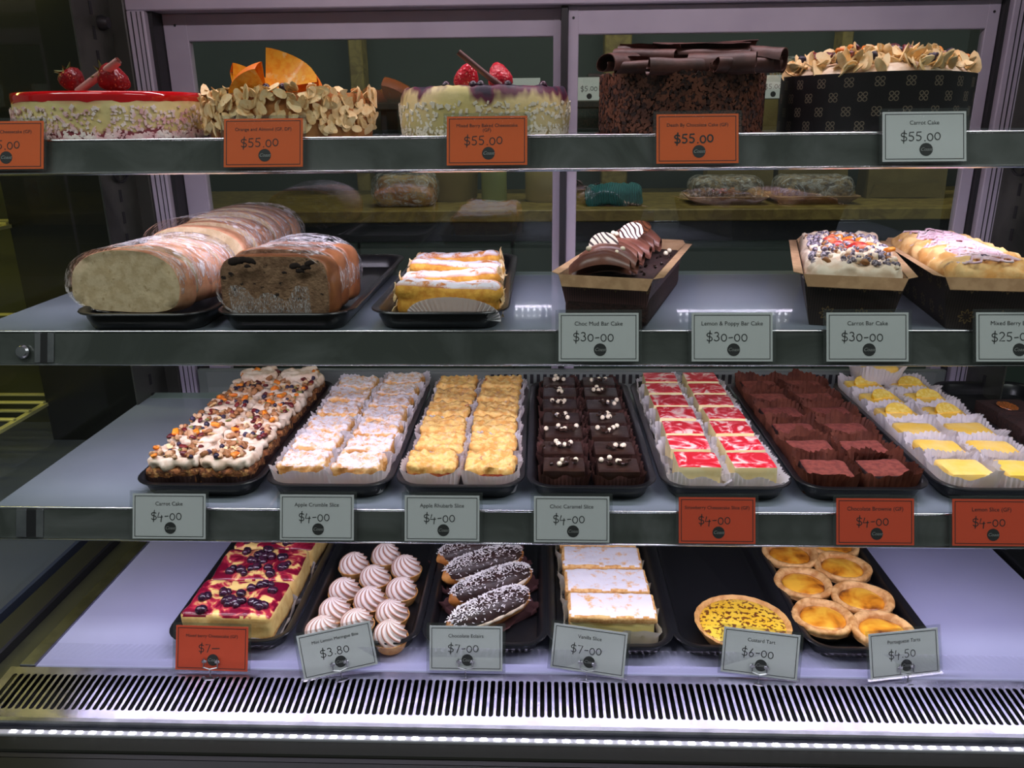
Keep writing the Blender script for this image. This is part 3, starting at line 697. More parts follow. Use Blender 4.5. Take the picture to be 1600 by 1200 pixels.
def b_ls(t, c, r, rnd):
    obj('lemon_block', LS[rnd.randrange(2)], t, (0, -.001, .001)); obj('paper_case', PC_LS[rnd.randrange(3)], t)
    if r >= 3:
        w_ = obj('lemon_wedge', WEDGE_F, t, (rnd.uniform(-.004, .004), -.006, .033), (math.radians(-62), 0, rnd.uniform(-.3, .3))); obj('rind', WEDGE_R, w_)
lay(6, ((6, .0755), (6, .0755)), 'yellow lemon slice in a pleated white case', 'slice', 'lemon slices', 'lemon_slice', b_ls, jr=.05)
t = empty('lemon_slice', (TX[6]-.01, TY3+.228, Z3+TRAYZ+.030), (0, 0, .1), 'lemon slice stacked on top at the back of its tray', 'slice', 'lemon slices'); b_ls(t, 0, 4, random.Random(3))
# --- chocolate squares at the right edge
SWB = marble('orange_swirl_disc', C(60, 26, 16), C(60, 26, 16), C(222, 132, 60), 140, 6, .45, .5, .55, .35)
DISC = MB().lathe([(.0001, 0), (.017, 0), (.0175, .001), (.017, .002), (.0001, .002)], 28).mesh('swirl_disc', SWB, 50)
CS = [block('chocolate_block', .080, .066, .042, .004, (10, 9, 6), MT['choc_crumb'], lambda c, n, k: .0008*nz(c, 120, k), None, i, 50) for i in range(2)]
for r, (yy, dsc) in enumerate(((1.175, 0), (1.25, 0), (1.325, 1))):
    t = empty('chocolate_square', (.806, yy, Z3+TRAYZ), (0, 0, .04*r), ('chocolate square with an orange swirl disc at the right edge', 'plain chocolate square at the right edge, middle of three', 'plain chocolate square nearest the lemon price card, half hidden')[2-r], 'slice', 'chocolate squares')
    obj('chocolate_block', CS[r % 2], t); 
    if dsc: obj('swirl_disc', DISC, t, (-.008, -.008, .0425), (.1, .1, 0))
# --- carrot cake slices with cream, fruit and seeds
CA = [block('cake_block', .078, .066, .036, .005, (16, 14, 8), MT['carrot'], lambda c, n, k: (.0035*lump(c, 130, k)+.0012*nz(c, 200, k))*flat_base(c, n), None, i, 80) for i in range(2)]
CAC = [block('cream', .077, .063, .017, .007, (20, 17, 5), MT['cream'], lambda c, n, k: .0070*nz(c, 65, k)+.0030*nz(c, 150, k)+.005*lump(c, 90, k), None, i, 120) for i in range(3)]
PC_CA = [paper_case(.080, .068, .026, .003, MT['dark_paper'], seed=i+60, irr=.004) for i in range(2)]
KIN = [('blueberry', BERRY[0]), ('blueberry', BERRY[1]), ('cranberry', CRAN[0]), ('cranberry', CRAN[1]), ('apricot_piece', APRI[1]), ('pumpkin_seed', SEED), ('nut_piece', NUT[0]), ('nut_piece', NUT[1]), ('nut_piece', NUT[1]), ('almond_flake', FLAKE[0]), ('crumb_piece', CRUM), ('crumb_piece', CRUM), ('crumb_piece', CRUM)]
def b_ca(t, c, r, rnd):
    obj('cake_block', CA[rnd.randrange(2)], t); obj('paper_case', PC_CA[rnd.randrange(2)], t); cr = obj('cream', CAC[rnd.randrange(3)], t, (rnd.uniform(-.003, .003), 0, .0335), (0, 0, rnd.choice((0, PI))))
    if r == 5 : 
        obj('cream', CAC[0], t, (0, 0, .046), (0, 0, .3), .85)
    scatter(t, KIN, 36, (-.033, .033), (-.029, .030), lambda x, y: .0515+rnd.uniform(0, .004), rnd, (.6, 1.15))
lay(0, ((6, .0735), (6, .0735)), 'carrot cake slice with cream and dried fruit', 'slice', 'carrot cake slices', 'carrot_cake_slice', b_ca, dx=.0405)
# ------------------------------------------------------------------ deck: cheesecake, meringues, eclairs, vanilla slices, tarts
ZD = Z4+TRAYZ
MT['berry_top'] = marble('berry_swirl', C(122, 14, 44), C(190, 50, 70), C(250, 214, 130), 22, 1.6, .46, .53, .60, .22)
MT['cheese_side'] = mat('cheesecake_side', C(238, 206, 130), .7, C(226, 186, 110), 70, bump=.6, bscale=120)
BERRY_L = [ball('blueberry', .0066, mat('glazed_blueberry', C(40, 18, 40), .2, C(70, 30, 54), 120, coat=.5), i, .14, n=12, k=8) for i in range(2)]
BC = [block('cheesecake_block', .140, .098, .048, .009, (24, 18, 9), [MT['cheese_side'], MT['berry_top'], MT['biscuit']],
            lambda c, n, k: (.0030*nz(c, 28, k)+.0012*nz(c, 110, k))*flat_base(c, n), lambda c, n: 1 if n.z > .5 and c.z > .03 else (2 if c.z < .010 else 0), i, 70) for i in range(2)]
LINER = paper_case(.146, .103, .018, .007, paper('clear_liner', (.78, .76, .80), .5), n=60, amp=.0008, irr=.006, seed=5)
rnd = random.Random(4)
for r, (y, dx_, lb) in enumerate(((1.050, .000, 'berry cheesecake slice nearest its red price card'), (1.150, .004, 'berry cheesecake slice second from its red price card'), (1.250, .008, 'berry cheesecake slice third back, under the shelf above'), (1.350, .006, 'berry cheesecake slice rearmost, hidden below the shelf'))):
    t = empty('berry_cheesecake_slice', (TX4[0]+dx_-.004, y+.004, ZD), (0, 0, rnd.uniform(-.06, .04)), lb, 'slice', 'berry cheesecake slices')
    obj('cheesecake_block', BC[r % 2], t, (0, 0, .001)); obj('paper_liner', LINER, t)
    for _ in range(17):
        cx, cy = rnd.uniform(-.055, .055), rnd.uniform(-.038, .038)
        for __ in range(rnd.choice((1, 2))): obj('blueberry', rnd.choice(BERRY_L), t, (cx+rnd.uniform(-.006, .006), cy+rnd.uniform(-.006, .006), .0505), (rnd.random()*3, 0, 0), rnd.uniform(.9, 1.3))
# meringues: piped swirl, ridges browned by the torch
ms = N('torched_meringue'); at_ = ms.n('ShaderNodeVertexColor', layer_name='brown'); ms.base(ms.mix(ms.math('MULTIPLY', at_.outputs['Color'], 1.0), C(240, 228, 222), C(160, 84, 16))); ms.set(Roughness=.55)
def meringue(seed):
    rn = random.Random(seed); n_, k_ = 110, 22; ph = rn.random()*6; vs = []; br = []; L = []
    for k in range(k_+1):
        u = k/k_; z = .0295*u**.85; r0 = .0235*(1-u**2.1)**.62+.0006
        loop = []
        for i in range(n_):
            t = 2*PI*i/n_; a = 11*t+ph+17.0*u; rid = math.cos(a); am = .0028*math.sin(PI*min(1, u*1.15+.05))
            rr = r0+am*rid; loop.append((rr*math.cos(t)+.003*u*u, rr*math.sin(t), z+.0012*rid*u)); br.append(min(1, max(0, rid-.2)*1.5)**1.5*(.75+.6*u)*(1-.7*u**8))
        L.append(loop)
    me = MB().loft(L).mesh('meringue', ms.m, 179)
    ca = me.color_attributes.new('brown', 'FLOAT_COLOR', 'POINT')
    for i, b in enumerate(br): b = min(1, b); ca.data[i].color = (b, b, b, 1)
    return me
MER = [meringue(i) for i in range(3)]
MT['tart_shell'] = mat('tart_shell', C(228, 174, 104), .6, C(204, 142, 74), 60, bump=.2)
SHELL = MB().lathe([(.0001, 0), (.0185, 0), (.0205, .002), (.0265, .0165), (.0268, .018), (.0255, .0182), (.022, .014), (.0001, .014)], 40).mesh('tart_shell', MT['tart_shell'], 50)
mer = [(553, 882, 'leftmost of the rear pair, beside the topmost one'), (603, 868, 'topmost, nearest the shelf above'), (635, 887, 'rear right, against the tray side'), (586, 902, 'centre of the rear cluster of four'),
       (538, 922, 'third row, left side'), (627, 922, 'third row, right side'), (578, 938, 'middle of the whole tray'), (524, 955, 'left side, fourth row from the back'),
       (613, 957, 'right side, above the front right one'), (558, 972, 'centre, just above its price card'), (503, 985, 'front left, half hidden by its price card'), (610, 992, 'front right, beside its price card')]
for i, (px, py, wh) in enumerate(mer):
    p = at_z(px, py, ZD+.022)
    t = empty('meringue_tart', (p.x, p.y, ZD), (0, 0, i*1.3), 'mini lemon meringue tart, '+wh, 'tart', 'mini lemon meringue tarts')
    obj('tart_shell', SHELL, t); obj('meringue', MER[i % 3], t, (0, 0, .0145))
# eclairs
MT['choux'] = mat('choux_pastry', C(214, 150, 78), .5, C(176, 108, 48), 40, bump=.35, bscale=90)
MT['eclair_choc'] = mat('eclair_chocolate', C(46, 28, 26), .4, C(60, 38, 34), 90, bump=.3)
MT['coconut'] = mat('coconut', C(236, 230, 228), .7)
def eclair(seed):
    rn = random.Random(seed); Ln, k_, n_ = .158, 22, 20
    def shell(name, m, sc, z0, zmin, amp, wv=0):
        L = []
        for k in range(k_+1):
            u = k/k_; x = (u-.5)*Ln*(1 if sc == 1 else .965); e = max(.02, (1-abs(2*u-1)**3.2))**.5
            loop = []
            for i in range(n_):
                t = 2*PI*i/n_; y = .0235*sc*e*math.cos(t); z = .0225*sc*e*math.sin(t)
                f = 1+amp*nz((x*.6, y*2, z*2), 60, seed); y *= f; z *= f
                if z < zmin: z = zmin+wv*nz((x, 0, math.copysign(1, y)*.3), 70, seed)
                loop.append((x, y, z+z0))
            L.append(loop)
        return MB().loft(L).mesh(name, m, 70)
    body = shell('choux_body', MT['choux'], 1, .0225, -1, .10); top = shell('chocolate_top', MT['eclair_choc'], 1.08, .0240, .002, .08, .003)
    fl = MB()
    for _ in range(520):
        x = rn.uniform(-.47, .47)*Ln; a = rn.gauss(PI/2, .55); e = max(.05, 1-abs(2*x/Ln)**3.2)**.5
        y, z = .0256*e*math.cos(a), .0244*e*math.sin(a)+.0245; q = Vector((x, y, z)); d_ = Vector((rn.uniform(-1, 1), rn.uniform(-1, 1), rn.uniform(-.3, .3))).normalized()*rn.uniform(.0012, .003)
        s_ = Vector((-d_.y, d_.x, 0)).normalized()*.0006; up = Vector((0, math.cos(a), math.sin(a)))*.0007
        fl.add([q-d_-s_, q+d_-s_, q+d_+s_, q-d_+s_, q-d_-s_+up, q+d_-s_+up, q+d_+s_+up, q-d_+s_+up], [(4, 5, 6, 7), (0, 1, 5, 4), (1, 2, 6, 5), (2, 3, 7, 6), (3, 0, 4, 7)])
    cr = MB().tube([((u/12-.5)*Ln*.86, -.0232*max(.1, 1-abs(2*u/12-1)**4)**.5+.001*math.sin(u*3), .0235) for u in range(13)], .0040, 8).mesh('cream_filling', MT['cream'], 80)
    return body, top, fl.mesh('coconut_flakes', MT['coconut']), cr
EC = [eclair(i) for i in range(2)]
ecl = [(760, 948, 'frontmost, just above its price card'), (764, 908, 'second from the front'), (752, 876, 'third from the front'), (742, 850, 'fourth, mostly under the shelf above')]
PBR = paper_case(.160, .045, .012, .006, paper('mauve_brown_paper', C(104, 66, 66), .2), n=70, irr=.006, seed=8)
for i, (px, py, wh) in enumerate(ecl):
    p = at_z(px, py, ZD+.034)
    t = empty('chocolate_eclair', (p.x+.004, p.y, ZD+.001), (0, 0, math.radians((40, 36, 34, 33)[i])), 'coconut-sprinkled chocolate eclair, '+wh, 'eclair', 'chocolate eclairs')
    b_, tp, fl, cr = EC[i % 2]
    obj('choux_body', b_, t, (0, 0, .002)); obj('chocolate_top', tp, t, (0, 0, .002)); obj('coconut_flakes', fl, t, (0, 0, .002), kind='stuff'); obj('cream_filling', cr, t, (0, 0, .002)); obj('paper_case', PBR, t)
# vanilla slices
MT['sugar_top'] = mat('icing_sugar_pastry', C(232, 178, 110), .85, C(214, 150, 82), 60, bump=.4, bscale=120, sugar=.95, sscale=60, slo=.33, shi=.46)
MT['puff'] = mat('puff_pastry', C(232, 186, 118), .7, C(206, 146, 78), 150, bump=.5)
MT['custard'] = mat('vanilla_custard', C(244, 226, 150), .4, C(236, 212, 126), 20)
VT = [block('pastry_top', .132, .066, .012, .004, (30, 15, 3), [MT['puff'], MT['sugar_top']], lambda c, n, k: .0016*nz(c, 50, k)+.0012*nz(c, 150, k), lambda c, n: 1 if n.z > .72 and abs(c.x) < .0625+.003*nz(c, 60, 1) and abs(c.y) < .0295+.003*nz(c, 70, 2) else 0, i, 70) for i in range(2)]
VC = block('custard_layer', .124, .060, .030, .004, (14, 8, 4), MT['custard'], lambda c, n, k: .0012*nz(c, 60, k), None, 0)
VB = block('pastry_base', .130, .064, .009, .003, (20, 12, 2), MT['puff'], lambda c, n, k: .0012*nz(c, 90, k), None, 1)
LIN2 = paper_case(.138, .070, .028, .004, paper('pale_liner', (.70, .68, .62), .4), n=60, amp=.0006, irr=.006, seed=9)
for i, (y, wh) in enumerate(((1.046, 'frontmost, just above its price card'), (1.116, 'second from the front'), (1.187, 'third from the front'), (1.258, 'fourth from the front, under the shelf edge'), (1.329, 'rearmost, hidden under the shelf above'))):
    t = empty('vanilla_slice', (TX4[3]-.003*i+.005, y, ZD), (0, 0, .02*(i % 2)-.015), 'icing-sugared vanilla custard slice, '+wh, 'slice', 'vanilla slices')
    obj('pastry_base', VB, t, (0, 0, .0005)); obj('custard_layer', VC, t, (0, 0, .008)); obj('pastry_top', VT[i % 2], t, (0, 0, .036)); obj('paper_liner', LIN2, t, (0, .001, 0))
# custard tart
p = at_z(1160, 975, ZD+.020)
t = empty('custard_tart', (p.x, p.y, ZD), label='single large custard tart sprinkled with brown nutmeg', cat='tart')
obj('tart_shell', MB().lathe([(.0001, 0), (.055, 0), (.058, .002), (.0705, .022), (.0712, .0245), (.069, .026), (.066, .0245), (.063, .020), (.0001, .0195)], 64, fn=lambda r, z, a: (r*(1+(.008*math.cos(40*a) if r > .06 else 0)), z)).mesh('tart_shell', MT['tart_shell'], 60), t)
obj('custard', MB().lathe([(.0638, .0195), (.062, .0222), (.05, .0226), (.0001, .0228)], 48, cap0=False).mesh('custard', mat('nutmeg_custard', C(246, 206, 70), .3, C(240, 190, 50), 20, col3=C(120, 66, 30), scale3=150, lo3=.52, hi3=.57, coat=.3), 60), t)
# portuguese tarts
MT['flaky'] = mat('flaky_pastry', C(236, 186, 122), .6, C(200, 138, 74), 70, bump=.5, bscale=90)
MT['egg'] = marble('burnt_custard', C(110, 46, 20), C(222, 138, 34), C(246, 184, 60), 24, .3, .34, .46, .60, .25)
MT['foil'] = mat('foil', (.72, .72, .76), .22, metal=1.0, bump=.4, bscale=120)
def pt(seed):
    def fn(r, z, a):
        k = nz((math.cos(a), math.sin(a), z*30), 1.6, seed)*.0022*(1 if r > .025 else 0); lay_ = .0007*math.sin(z*1400+3*nz((math.cos(a), math.sin(a), 0), 1.2, seed)*4)*(1 if .004 < z else 0)
        return (r+k+lay_ if r > .02 else r), z+k*.8*(z > .012)
    sh = MB().lathe([(.0001, .0005), (.030, .0005), (.034, .004), (.040, .010), (.0435, .015), (.046, .020), (.0465, .0235), (.0445, .0265), (.0405, .0270), (.0365, .0245), (.034, .020), (.0325, .017), (.0001, .016)], 56, fn=fn).mesh('pastry_shell', MT['flaky'], 120)
    cu = MB().lathe([(.0335, .0165), (.0325, .0205), (.028, .0225), (.018, .0245), (.0001, .025)], 40, cap0=False, fn=lambda r, z, a: (r, z+.0016*nz((r*math.cos(a), r*math.sin(a), 0), 70, seed))).mesh('custard', MT['egg'], 120)
    fo = MB().lathe([(.0001, 0), (.031, 0), (.0352, .004), (.0450, .0150), (.0458, .0150), (.036, .003)], 48, cap1=False, fn=lambda r, z, a: (r*(1+(.012*math.cos(30*a) if z > .003 else 0)), z)).mesh('foil_cup', MT['foil'], 60)
    return sh, cu, fo
PT = [pt(i) for i in range(3)]
for i, (px, py, wh) in enumerate(((1380, 985, 'frontmost, behind its price card'), (1286, 964, 'front left, with clear tray before it'), (1347, 935, 'right side, second from the front'), (1255, 911, 'left side, in front of the rear pair'),
                                  (1316, 886, 'right side, touching the tray edge'), (1234, 866, 'rear left, cut by the shelf edge'), (1300, 850, 'rear right, mostly under the shelf'))):
    p = at_z(px, py, ZD+.022)
    t = empty('portuguese_tart', (p.x, p.y, ZD), (0, 0, i*2.1), 'small portuguese custard tart, '+wh, 'tart', 'portuguese tarts'); a, b, c_ = PT[i % 3]
    obj('pastry_shell', a, t); obj('custard', b, t); obj('foil_cup', c_, t)
# ------------------------------------------------------------------ second shelf: loaves, sponge slices, bar cakes
ZT2 = Z2+TRAYZ
MT['crust'] = mat('bread_crust', C(218, 166, 130), .5, C(190, 130, 92), 30, bump=.2, bscale=60)
MT['crumb'] = mat('white_crumb', C(206, 186, 150), .85, C(188, 166, 128), 70, bump=.5, bscale=200, col3=C(170, 146, 106), scale3=120, lo3=.62, hi3=.72)
MT['crust_brown'] = mat('brown_crust', C(168, 108, 68), .4, C(138, 82, 48), 30, bump=.3, bscale=50, coat=.2)
MT['crumb_brown'] = mat('brown_crumb', C(146, 114, 86), .9, C(118, 88, 64), 90, bump=1.0, bscale=170, bdist=.003, col3=C(40, 26, 18), scale3=75, lo3=.62, hi3=.68)
def bread_slice(name, w, h, th, mats, seed, square=0.0, res=40, pits=0):
    """one thick slice: domed outline, flat cut faces toward -Y and +Y"""
    pr = []
    for i in range(res):
        a = 2*PI*i/res; cx, sz = math.cos(a), math.sin(a)
        e = (2.3 if sz > 0 else 3.6)+square*3
        x = w/2*math.copysign(abs(cx)**(2/e), cx); z = math.copysign(abs(sz)**(2/e), sz)
        z = h*(.42+.58*z) if z > 0 else h*.42*(1+z*.98)
        x *= 1+.012*nz((x, 0, z), 18, seed); pr.append((x, z))
    loops = []
    mid = (0, h*.42)
    def L(s, y): return [(x*s, y+.0015*nz((x*s, y, z), 60, seed), mid[1]+(z-mid[1])*s) for x, z in pr]
    rings = [L(.25, -th/2), L(.5, -th/2), L(.75, -th/2), L(.965, -th/2), L(.99, -th/2+.003), L(1.0, -th*.2), L(1.012, 0), L(1.0, th*.2), L(.99, th/2-.003), L(.965, th/2), L(.6, th/2)]
    me = MB().loft(rings).mesh(name, mats)
    paint(me, lambda c, n: 1 if abs(n.y) > .93 else 0); me.shade_smooth(); me.set_sharp_from_angle(angle=math.radians(60)); return me
WS = [bread_slice('bread_slice', .178, .090, .038, [MT['crust'], MT['crumb']], i) for i in range(3)]
def film_hull(name, w, h, ln, seed, lean=.09):
    loops = []; n_ = 44
    for k in range(15):
        u = k/14; y = -ln/2+ln*u; L = []
        for i in range(n_):
            a = 2*PI*i/n_; cx, sz = math.cos(a), math.sin(a)
            x = w/2*math.copysign(abs(cx)**.85, cx); z = h*(.42+.60*abs(sz)**.85) if sz > 0 else h*.42*(1-abs(sz)**.85*.97)
            f = .985+.010*nz((x*1.0, y*1.3, z), 38, seed)+.008*nz((x, y, z), 110, seed); L.append((x*f, y+z*lean, max(.001, h*.4+(z-h*.4)*f)))
        loops.append(L)
    return MB().loft(loops, False, True).mesh(name, MT['film'], 120)
def loaf(loc, n, th, wide, label, slices, rot, lean, film, first_scale=1.0, name='bread_loaf', dz=0.0):
    t = empty(name, loc, (0, 0, rot), label, 'bread', 'bread loaves'); rn = random.Random(label)
    for i in range(n):
        obj('slice', slices[i % len(slices)], t, (rn.uniform(-.004, .004), th*i*1.0, dz*i), (lean, rn.uniform(-.05, .05), rn.uniform(-.06, .06)), (wide*rn.uniform(.95, 1.0), 1.03, rn.uniform(.93, 1.0)))
    obj('cling_film', film, t, (0, th*(n-1)/2, .001+dz*(n-1)/2)); return t
loaf((-.572, 1.082, ZT2+.012), 4, .038, 1.0, 'cling-wrapped sliced white loaf with its pale cut face to the front', WS, math.radians(-8), math.radians(-9), film_hull('cling_film', .179, .091, .158, 1))
loaf((-.545, 1.262, ZT2+.020), 6, .038, 1.02, 'cling-wrapped white loaf behind, rising above the front white loaf', WS, math.radians(-6), math.radians(-5), film_hull('cling_film', .183, .093, .238, 2), dz=.0035)
BS = [bread_slice('bread_slice', .160, .093, .044, [MT['crust_brown'], MT['crumb_brown']], i+5, .9) for i in range(2)]
# pits in the crumb of the dark loaf: shallow holes on the cut face
t = loaf((-.362, 1.078, ZT2+.006), 3, .052, 1.0, 'dark brown loaf with holes in its cut face on a black tray', BS, math.radians(-4), math.radians(-5), film_hull('cling_film', .162, .095, .160, 3))
pit = ball('crumb_hole', .006, mat('crumb_hole', C(34, 20, 14), .9), 1, .5, 1.5, .25, .7)
for x, z, s in ((-.046, .088, 1.2), (-.036, .090, 1.0), (-.025, .089, .9), (.036, .082, .9), (.050, .080, .8), (.042, .075, .7), (.056, .086, .8), (-.030, .081, .5), (.02, .072, .4), (-.055, .070, .4)):
    obj('crumb_hole', pit, t, (x, -.0228-z*.09+.004, z*.93), (0, random.uniform(-.4, .4), 0), s)
fm = MB(); rn = random.Random(9)
for i in range(15):
    pass
gx = []
for k in range(9):
    v = k/8; L = []
    for i in range(26):
        u = i/25; x = -.058+.112*u; z = .004+(.034+.016*nz((x, 0, 0), 60, 4)+.010*abs(math.sin(u*9)))*v
        L.append((x, -.0262-z*.10-.004*abs(nz((x, z, 0), 85, 6)), z))
    gx.append(L)
obj('cling_film', MB().loft(gx, False, False, closed=False).mesh('cling_film', clear('bunched_film', (.96, .96, .97), .05, .18, 1.0, 110, lo=.5, painted_glint=.8, stretch=(2.0, 1, .7)), 120), t)
# sponge slices dusted with sugar, flaked almonds on the sides, paper fans
MT['sponge'] = mat('golden_sponge', C(236, 178, 70), .75, C(214, 146, 48), 80, bump=.5, bscale=220)
MT['sponge_top'] = mat('sugared_sponge_top', C(216, 140, 64), .8, C(190, 110, 44), 40, bump=.8, bscale=60, bdist=.003, sugar=1.0, sscale=42, slo=.40, shi=.50)
SP = [block('sponge_block', .138, .068, .048, .013, (26, 14, 9), [MT['sponge'], MT['sponge_top']], lambda c, n, k: (.0032*nz(c, 45, k)+.002*lump(c, 90, k) if c.z > .03 else .001*nz(c, 120, k))*flat_base(c, n)+(.004*(c.x/.069)**2 if c.z > .03 else 0), lambda c, n: 1 if c.z > .041 else 0, i, 70) for i in range(2)]
def fan(w, h, seed):
    L0, L1 = [], []
    for i in range(49):
        a = PI*i/48; pl = .0018*(1 if i % 2 else -1)
        L0.append((.0+w*.36*math.cos(a), 0, .002)); L1.append((w/2*math.cos(a), -.004+pl-.004*math.sin(a), .002+h*math.sin(a)**.8))
    return MB().loft([L0, L1], False, False, closed=False).mesh('paper_fan', MT['white_paper'], 60)
FAN = fan(.128, .030, 1)
for i, (y, wh) in enumerate(((1.086, 'frontmost, with a pleated paper fan'), (1.168, 'second from the front'), (1.250, 'third from the front'), (1.335, 'rearmost of the four'))):
    t = empty('sponge_slice', (-.128-.003*i, y, ZT2+.003), (math.radians(-7), math.radians((2, -3, 3, -2)[i]), -.04+.05*(i % 2)), 'icing-sugared golden sponge slice, '+wh, 'slice', 'sponge slices')
    obj('sponge_block', SP[i % 2], t, (0, 0, .001)); obj('paper_fan', FAN, t, (.012, -.041, .001))
    rn = random.Random(i)
    for k in range(22):
        sx = rn.choice((-1, 1)); obj('almond_flake', rn.choice(FLAKE), t, (sx*(.0705+rn.uniform(0, .002)), rn.uniform(-.034, .034), rn.uniform(.006, .048)), (rn.uniform(-1, 1), math.radians(90)+rn.uniform(-.5, .5), rn.uniform(-.6, .6)), rn.uniform(.8, 1.3))
# paper loaf cases
def stripe_paper(name, base, line, k=.0032):
    s = N(name); uvn = s.n('ShaderNodeTexCoord'); sp = s.n('ShaderNodeSeparateXYZ'); s.l(uvn.outputs['UV'], sp.inputs[0])
    st = s.math('LESS_THAN', s.math('FRACT', s.math('DIVIDE', sp.outputs[0], k)), .22)
    # faint printed flowers
    u = s.math('SUBTRACT', s.math('FRACT', s.math('DIVIDE', sp.outputs[0], .042)), .5); v = s.math('SUBTRACT', s.math('FRACT', s.math('DIVIDE', sp.outputs[1], .042)), .42)
    rr = s.math('SQRT', s.math('ADD', s.math('MULTIPLY', u, u), s.math('MULTIPLY', v, v))); an = s.math('ARCTAN2', v, u)
    pet = s.math('MULTIPLY_ADD', s.math('COSINE', s.math('MULTIPLY', an, 8.0)), .05, .17)
    fl = s.math('LESS_THAN', s.math('ABSOLUTE', s.math('SUBTRACT', rr, pet)), .028)
    s.base(s.mix(fl, s.mix(st, base, line), C(120, 98, 62))); s.set(Roughness=.6); return s.m
MT['kraft'] = mat('kraft_paper', C(176, 142, 104), .8, C(158, 124, 88), 60)
MT['case_brown'] = stripe_paper('ribbed_brown_paper', C(88, 56, 52), C(42, 24, 24))
MT['case_dark'] = stripe_paper('ribbed_dark_paper', C(54, 42, 38), C(24, 17, 16))
def bar_case(w, l, h, flare, m):
    """loaf case of stiff paper: sloping sides and a kraft rim folded outward"""
    def P(e, z): return [(-w/2-e, -l/2-e*.9, z), (w/2+e, -l/2-e*.9, z), (w/2+e, l/2+e*.9, z), (-w/2-e, l/2+e*.9, z)]
    side = MB(); a, b = P(0, 0), P(flare, h); side.add(a, [(3, 2, 1, 0)])
    for i in range(4):
        j = (i+1) % 4; ln = (Vector(a[j])-Vector(a[i])).length
        side.add([a[i], a[j], b[j], b[i]], [(0, 1, 2, 3)], 0, [(0, 0), (ln, 0), (ln+flare, h), (-flare, h)])
    sm = side.mesh('paper_side', m, None, True)
    ins = MB(); a2, b2 = P(-.0012, .0012), P(flare-.0008, h)
    for i in range(4):
        j = (i+1) % 4; ins.add([a2[j], a2[i], b2[i], b2[j]], [(0, 1, 2, 3)])
    flap = MB(); f0, f1 = P(flare+.0004, h), P(flare+.010, h-.006)
    q0 = P(flare+.0003, h); q1 = []
    for i in range(4):
        j = (i+1) % 4; d_ = (Vector(f0[j])-Vector(f0[i])).normalized(); n_ = Vector((d_.y, -d_.x, 0))
        sh = .006 if i % 2 == 0 else .010
        dn_ = n_*(.0055 if i == 0 else .012)+Vector((0, 0, -.015 if i == 0 else .001 if i in (1, 3) else .004))
        A, B = Vector(f0[i]), Vector(f0[j])
        A1, B1 = A+dn_+d_*sh, B+dn_-d_*sh
        th = Vector((0, 0, .0008))+n_*.0004
        flap.add([A, B, B1, A1, A+th, B+th, B1+th, A1+th], [(3, 2, 1, 0), (4, 5, 6, 7), (0, 1, 5, 4), (1, 2, 6, 5), (2, 3, 7, 6), (3, 0, 4, 7)])
    return sm, ins.mesh('paper_lining', MT['kraft']), flap.mesh('kraft_rim', MT['kraft'])
BW, BL, BH, BF = .098, .290, .070, .014
def bar(loc, rot, label, m, name):
    t = empty(name, loc, (0, 0, math.radians(rot)), label, 'cake', 'bar cakes'); s_, i_, f_ = bar_case(BW, BL, BH, BF, m)
    c = obj('paper_case', s_, t, (0, 0, .0005)); obj('lining', i_, c); obj('kraft_rim', f_, c); return t
# choc mud bar cake
t = bar((.130, 1.198, Z2), -17, 'choc mud bar cake with rolled chocolate petals in a brown paper case', MT['case_brown'], 'choc_bar_cake')
obj('cake_block', block('cake_block', BW+.016, BL+.012, .058, .006, (20, 40, 6), MT['choc_crumb'], lambda c, n, k: (.002*nz(c, 60, k)+.0015*nz(c, 200, k)) if c.z > .05 else 0, None, 1, 80), t, (0, 0, .004), (0, 0, 0))
MT['petal'] = mat('petal_chocolate', C(128, 82, 66), .32, C(104, 62, 48), 30, bump=.15)
def petal(seed, w=.080):
    """a wide curl of chocolate folded over itself"""
    n1, n2 = 18, 13; top, rn = [], random.Random(seed); L = []
    for j in range(n2):
        v = j/(n2-1)*2-1; loop = []
        for i in range(n1):
            u = i/(n1-1); a = math.radians(165-285*u); r = .0165*(1-.33*u)*(1+.10*nz((v, u, 0), 2, seed))*(1-.35*abs(v)**2.5)
            loop.append((v*w/2, r*math.cos(a)*1.05+.002*math.sin(3*v), .016+r*math.sin(a)*.95-.010*abs(v)**2))
        L.append(loop)
    mb = MB(); mb.loft(L, False, False, closed=False)
    inner = []
    for j in range(n2):
        c = Vector((L[j][0][0], 0, .016-.010*abs(j/(n2-1)*2-1)**2)); inner.append([tuple(Vector(p)+(c-Vector(p)).normalized()*.0016) for p in L[j]])
    mb.loft([list(reversed(q)) for q in inner], False, False, closed=False)
    for k in (0, n1-1):
        mb.loft([[L[j][k] for j in range(n2)], [inner[j][k] for j in range(n2)]], False, False, closed=False)
    return mb.mesh('chocolate_petal', MT['petal'], 70)
MT['choc_milk2'] = MT['choc_milk']
PE = [petal(i) for i in range(3)]
for k in range(8):
    obj('chocolate_petal', PE[k % 3], t, (-.012+.003*math.sin(k*2), -BL/2+.016+k*.033, .066+.002*(k % 2)), (math.radians(12), math.radians(-6+8*(k % 2)), math.radians(6-9*(k % 2))), (1.02, 1.2, 1.2+.1*math.sin(k)))
def swirl(name, a, b):
    s = N(name); wv_ = s.n('ShaderNodeTexWave', wave_type='RINGS', rings_direction='Z', _Scale=46.0, _Distortion=9.0, _Detail=1.0); wv_.inputs['Detail Scale'].default_value = .6
    s.l(s.coord(), wv_.inputs['Vector']); s.base(s.ramp(wv_.outputs['Fac'], [(.62, a), (.80, b)])); s.set(Roughness=.35); return s.m
DW = MB().lathe([(.0001, 0), (.020, 0), (.0206, .0012), (.020, .0024), (.0001, .0024)], 32).mesh('white_chocolate_disc', swirl('white_swirl', C(240, 224, 206), C(58, 34, 34)), 50)
